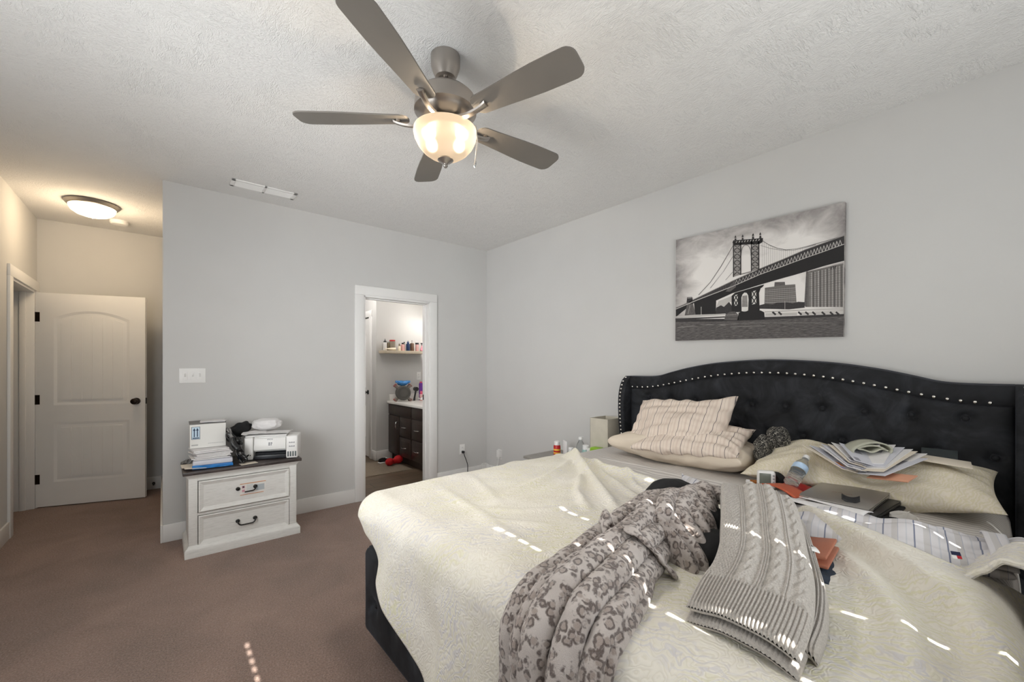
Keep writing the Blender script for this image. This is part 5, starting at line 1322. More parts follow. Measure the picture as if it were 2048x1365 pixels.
# ------------------------------------------------------------------ bathroom
m_esp = NT('espresso_wood'); _g = m_esp.noise(m_esp.oc(scale=(10, 10, 2)), 6, 4, .6)
m_esp = m_esp.out(m_esp.ramp(_g, [(0.3, lin((38, 28, 24))), (0.7, lin((56, 43, 38)))]), 0.35)
m_marble = plain('white_cultured_marble', (234, 232, 228), 0.25, var=0.02)
va = thing('vanity_cabinet', 'dark espresso bathroom vanity cabinet with chrome pulls', 'cabinet', (2.49, 5.70, 0))
YL = -1.45
b = B(); b.b2((0.0, YL, 0.10), (0.545, -0.004, 0.80), 0.002); b.b2((0.05, YL, 0), (0.545, -0.004, 0.10)); b.build('carcass', m_esp, va)
def front(kind, y0, y1, z0, z1, vert=False, pull=True):
    b = B(); b.b2((-0.018, y0, z0), (0, y1, z1), 0.004)
    if z1 - z0 > 0.16: b.b2((-0.021, y0 + 0.045, z0 + 0.045), (-0.017, y1 - 0.045, z1 - 0.045), 0.002)
    d = b.build(kind, m_esp, va)
    if pull:
        b = B(); yc, zc = (y0 + y1) / 2, (z0 + z1) / 2
        if vert: yc = y0 + 0.035; zc = z1 - 0.12; P = lambda s: (-0.020, yc, zc + s); Q = lambda s, d: (-0.020 - d, yc, zc + s)
        else: P = lambda s: (-0.020, yc + s, zc); Q = lambda s, d: (-0.020 - d, yc + s, zc)
        b.tube(spline([P(-0.05), Q(-0.045, .022), Q(-0.02, .03), Q(0.02, .03), Q(0.045, .022), P(0.05)], 20), 0.006, 8); b.build('pull_handle', m_chrome, d)
front('false_front', -0.72, -0.02, 0.655, 0.785, pull=False)
front('door', -0.36, -0.02, 0.115, 0.64, vert=True)
for z0, z1 in ((0.385, 0.64), (0.115, 0.37)): front('drawer', -0.715, -0.375, z0, z1)
for z0, z1 in ((0.655, 0.785), (0.385, 0.64), (0.115, 0.37)): front('drawer', -1.07, -0.735, z0, z1, pull=z0 < 0.6)
front('door', -1.43, -1.09, 0.115, 0.64, vert=True)
ct = thing('countertop', 'white marble bathroom countertop with backsplash on the dark vanity', 'countertop', (2.49, 5.70, 0.801))
b = B(); b.b2((-0.035, YL - 0.02, 0), (0.557, -0.003, 0.034), 0.006); b.build('slab', m_marble, ct)
b = B(); b.b2((0.0, -0.022, 0.034), (0.557, -0.003, 0.125), 0.004); b.b2((0.538, YL, 0.034), (0.557, -0.003, 0.125), 0.004); b.build('backsplash', m_marble, ct)
ZC = 0.836
sh = B(); sh.b2((2.335, 5.50, 1.512), (2.99, 5.698, 1.552), 0.002)
tag(sh.build('shelf', plain('pale_oak_shelf', (190, 178, 158), 0.6, scale=30)), 'pale wood floating shelf full of bottles on the bathroom wall', 'shelf')
ZS = 1.5525
# bottles on the shelf
def sb(name, lab, x, y, prof, body, capprof, capm, extra=None):
    t = thing(name, lab, 'bottle', (x, y, ZS), group='bottles on the bathroom shelf')
    b = B(); b.lathe(prof, n=18); b.build('body', body, t)
    if capprof: b = B(); b.lathe(capprof, n=16); b.build('cap', capm, t)
    return t
c_pink = plain('pink_glass', (222, 176, 172), 0.25); c_navy = plain('navy_glass', (28, 52, 92), 0.2); c_amb = plain('amber_glass', (110, 84, 66), 0.25); c_cream = plain('cream_lotion', (232, 222, 200), 0.4); c_olive = plain('brown_glass', (112, 98, 72), 0.3)
c_rose = plain('rose_glass', (214, 140, 156), 0.25); c_jar = plain('taupe_jar', (138, 128, 114), 0.35)
def cylp(r, h): return [(r * .9, 0), (r, 0.004), (r, h - 0.006), (r * .8, h)]
sb('bottle', 'small white bottle with a black pointed cap, leftmost at the back of the shelf', 2.395, 5.62, cylp(0.024, 0.115), m_plas, [(0.020, 0.115), (0.024, 0.125), (0.006, 0.145), (0.004, 0.165)], m_blackp)
sb('bottle', 'narrow gold brown bottle behind the cream tube on the shelf', 2.445, 5.63, cylp(0.016, 0.110), c_olive, [(0.010, 0.11), (0.010, 0.125)], m_gwood)
sb('jar', 'large taupe jar with a red lid on the bathroom shelf', 2.505, 5.625, cylp(0.042, 0.135), c_jar, [(0.040, 0.135), (0.041, 0.150), (0.036, 0.153)], m_red)
t = thing('tube', 'cream lotion tube lying at the left front of the shelf', 'tube', (2.36, 5.54, ZS + 0.020), group='bottles on the bathroom shelf')
b = B(); b.loft([[(x, wy * math.cos(a), wz * math.sin(a)) for a in [2 * PI * k / 16 for k in range(16)]] for x, wy, wz in ((0, 0.030, 0.003), (0.05, 0.028, 0.012), (0.10, 0.023, 0.019), (0.125, 0.021, 0.020))]); b.build('body', c_cream, t)
b = B(); b.cyl((0.125, 0, 0), (0.155, 0, 0), 0.020); b.build('cap', c_cream, t)
sb('bottle', 'small cream bottle with a brown stem beside the rose pink square bottle', 2.585, 5.57, cylp(0.020, 0.065), c_cream, [(0.008, 0.065), (0.008, 0.10)], c_olive)
t = sb('bottle', 'rose pink square perfume bottle left of the navy bottle', 2.645, 5.585, [(0.028, 0), (0.030, 0.003), (0.030, 0.085), (0.012, 0.095)], c_pink, [(0.014, 0.094), (0.016, 0.100), (0.016, 0.115)], m_blackp)
sb('bottle', 'tall slim grey bottle between the pink and navy bottles', 2.685, 5.62, cylp(0.014, 0.115), m_gwood, [(0.010, 0.115), (0.010, 0.13)], m_blackp)
sb('bottle', 'dark navy blue bottle with a pointed cap at the middle of the shelf', 2.722, 5.575, [(0.026, 0), (0.028, 0.004), (0.028, 0.100), (0.012, 0.112)], c_navy, [(0.016, 0.112), (0.018, 0.120), (0.006, 0.142), (0.003, 0.150)], c_navy)
sb('bottle', 'dark amber bottle with a thin pump right of the navy bottle', 2.790, 5.585, cylp(0.028, 0.115), c_amb, [(0.010, 0.115), (0.006, 0.125), (0.006, 0.152), (0.010, 0.155)], m_gwood)
sb('bottle', 'clear pink printed bottle with a wide dark cap on the shelf', 2.868, 5.58, cylp(0.025, 0.098), c_pink, [(0.026, 0.098), (0.027, 0.122)], m_blackp)
sb('bottle', 'rose teardrop bottle with a long neck, rightmost on the shelf', 2.940, 5.57, [(0.018, 0), (0.026, 0.015), (0.022, 0.035), (0.008, 0.065), (0.006, 0.085)], c_rose, [(0.006, 0.085), (0.006, 0.105), (0.018, 0.108), (0.018, 0.122)], m_blackp)

# round fan with a cross frame, blue bag on it
m_fangrey = plain('grey_fan_plastic', (82, 80, 76), 0.5); m_fanred = plain('dull_red_plastic', (140, 66, 62), 0.5); m_fanarm = plain('taupe_arm_plastic', (124, 112, 104), 0.5)
t = thing('fan', 'round grey portable fan with four stubby arms on the bathroom counter', 'fan', (2.600, 5.48, ZC), R(-16))
for k in range(4):
    a = R(45 + 90 * k); b = B()
    m = Matrix.Translation((0, 0, 0.118)) @ Matrix.Rotation(-a, 4, 'Y')
    b.box((0.110, 0.035, 0), (0.085, 0.11, 0.036), 0.006, mat=m); b.box((0.148, 0.04, 0), (0.02, 0.115, 0.046), 0.005, mi=1, mat=m); b.build('arm', [m_fanarm, m_fanred], t)
b = B(); m = Matrix.Translation((0, -0.03, 0.118)) @ Matrix.Rotation(R(90), 4, 'X')
b.lathe([(0.085, -0.11), (0.100, -0.09), (0.104, 0.0), (0.098, 0.012), (0.080, 0.016), (0.078, 0.010), (0.055, 0.012), (0.053, 0.018), (0.02, 0.020)], n=40, mat=m); b.build('drum', m_fangrey, t)
m_bluebag = plain('blue_film', (60, 130, 196), 0.25, var=0.35, scale=30)
b = B(); t0 = bmesh.new(); bmesh.ops.create_icosphere(t0, subdivisions=4, radius=1.0)
for v in t0.verts:
    c = v.co; s = 1 + 0.25 * nz(c.x, c.y, c.z, 2.4); v.co = Vector((c.x * 0.10 * s, c.y * 0.05 * s, c.z * 0.035 * s + 0.03 * c.x * c.x))
b._merge(t0, 0); tag(b.build('blue_bag', m_bluebag, sharp=None), 'crumpled blue plastic bag resting on the round grey fan', 'bag', loc=(2.605, 5.50, ZC + 0.252), rz=R(-16))
t = thing('hair_brush', 'dark handled hair tool standing on the bathroom counter', 'hair tool', (2.80, 5.50, ZC))
b = B(); b.tube([(-0.02, 0, 0.0), (-0.005, 0, 0.08), (0.008, 0, 0.14)], [0.014, 0.012, 0.014], 12); b.build('handle', m_blackp, t)
b = B(); b.cyl((0.008, -0.03, 0.165), (0.012, 0.035, 0.165), 0.030); b.build('head', m_blackp, t)
m_purple = plain('purple_plastic', (104, 40, 150), 0.3); m_pink = plain('pink_plastic', (226, 96, 128), 0.35)
t = thing('spray_bottle', 'tall purple spray can with a pink cap on the bathroom counter', 'spray can', (2.905, 5.53, ZC))
b = B(); b.lathe([(0.028, 0), (0.030, 0.004), (0.030, 0.235), (0.024, 0.248)], n=22); b.build('can_body', m_purple, t)
b = B(); b.lathe([(0.020, 0.247), (0.020, 0.266), (0.016, 0.27)], n=18); b.build('cap', m_pink, t)
t = thing('lotion_bottle', 'pink capped clear bottle in front of the purple spray can', 'bottle', (2.86, 5.43, ZC))
b = B(); b.lathe(cylp(0.026, 0.09), n=20); b.build('body', c_pink, t)
b = B(); b.lathe([(0.018, 0.09), (0.020, 0.10), (0.018, 0.135)], n=18); b.build('cap', m_pink, t)
b = B(); crumple(b, 0.10, 0.08, 0.07, 21, 14); o = b.build('tissue', m_paper, sharp=None); md = o.modifiers.new('t', 'SOLIDIFY'); md.thickness = 0.003; bake(o); tag(o, 'crumpled white tissue on the bathroom counter before the bottles', 'tissue', loc=(2.83, 5.33, ZC + 0.002))
outlet('wall_outlet', 'white outlet on the bathroom wall below the shelf', (2.955, 5.70, 1.185), 0)
# mirror and lit vanity light on the right wall
t = thing('mirror', 'frameless bathroom mirror on the wall above the vanity', 'mirror', (3.05, 4.95, 1.0))
b = B(); b.b2((-0.006, -0.65, 0), (0, 0.55, 1.0), 0.002); b.build('glass', NT('mirror_glass').out((0.9, 0.9, 0.9, 1), 0.02, Metallic=1.0), t)
t = thing('vanity_light', 'lit bathroom vanity light bar above the mirror', 'wall light', (3.05, 5.08, 2.08))
b = B(); b.b2((-0.03, -0.36, -0.05), (0, 0.36, 0.05), 0.006); b.build('bar', m_nickel, t)
for y in (-0.27, 0, 0.27):
    b = B(); b.cyl((-0.03, y, 0.02), (-0.09, y, 0.02), 0.012); b.build('light_arm', m_nickel, t)
    b = B(); b.lathe([(0.03, -0.09), (0.055, -0.075), (0.060, -0.03), (0.045, 0.015), (0.02, 0.025)], c=(-0.10, y, 0), n=20); b.build('globe', m_bathglow, t)
    lamp('vanity_bulb', 'POINT', 4.5, (1.0, 0.955, 0.90), (2.93, 5.08 + y, 1.97), radius=0.05)
lamp('bathroom_fill_light', 'POINT', 24.0, (1.0, 0.96, 0.92), (1.75, 5.55, 2.6), radius=0.12)  # unseen point lamp added to brighten the bathroom, without a fixture
# rug, red thing, shoe
b = B()
rgw, rgd = 0.62, 0.70
b.grid(lambda u, v: (lerp(-rgw / 2, rgw / 2, u), lerp(-rgd / 2, rgd / 2, v), 0.010 - 0.006 * (sstep(.06, .02, min(u, 1 - u, v, 1 - v)))), 40, 40); b.b2((-rgw / 2, -rgd / 2, 0.0), (rgw / 2, rgd / 2, 0.006), 0.002)
tag(b.build('rug', plain('taupe_rug', (136, 122, 106), 0.95, var=0.12, scale=60, bump=0.5, bscale=220)), 'taupe bath rug on the wood plank floor before the vanity', 'rug', loc=(2.16, 5.29, -0.0035))
b = B()
for c, r in (((-0.075, 0, 0.050), (0.058, 0.055, 0.050)), ((0.075, 0.02, 0.055), (0.065, 0.06, 0.055)), ((0, 0.008, 0.045), (0.06, 0.038, 0.036))): b.sphere(c, r, nu=22, nv=14)
o = b.build('plush_toy', plain('red_plush', (196, 14, 24), 0.7), sharp=None); md = o.modifiers.new('r', 'REMESH'); md.mode = 'VOXEL'; md.voxel_size = 0.006; md = o.modifiers.new('s', 'SMOOTH'); md.iterations = 6; bake(o)
tag(o, 'bright red two lobed soft object on the bath rug', 'toy', loc=(2.39, 5.30, 0.006), rz=R(10))
t = thing('shoe', 'black and white shoe behind the red object on the bath rug', 'shoe', (2.345, 5.50, 0.006), R(15))
b = B(); b.box((0, 0, 0.010), (0.20, 0.07, 0.020), 0.009, seg=3); b.build('sole', m_plas, t)
b = B(); b.loft([[(x, w_ * math.cos(a), 0.018 + max(0, h_ * math.sin(a))) for a in [PI * k / 12 for k in range(13)]] for x, w_, h_ in ((-0.095, 0.024, 0.045), (-0.05, 0.031, 0.055), (0.0, 0.033, 0.048), (0.05, 0.033, 0.034), (0.085, 0.025, 0.022))]); b.build('upper', m_blackcloth, t)
b = B()
for x in (0.0, 0.02, 0.04): b.tube([(x, -0.022, 0.060 - x * .4), (x + 0.004, 0, 0.070 - x * .4), (x, 0.022, 0.060 - x * .4)], 0.004, 6)
b.build('laces', m_plas, t)
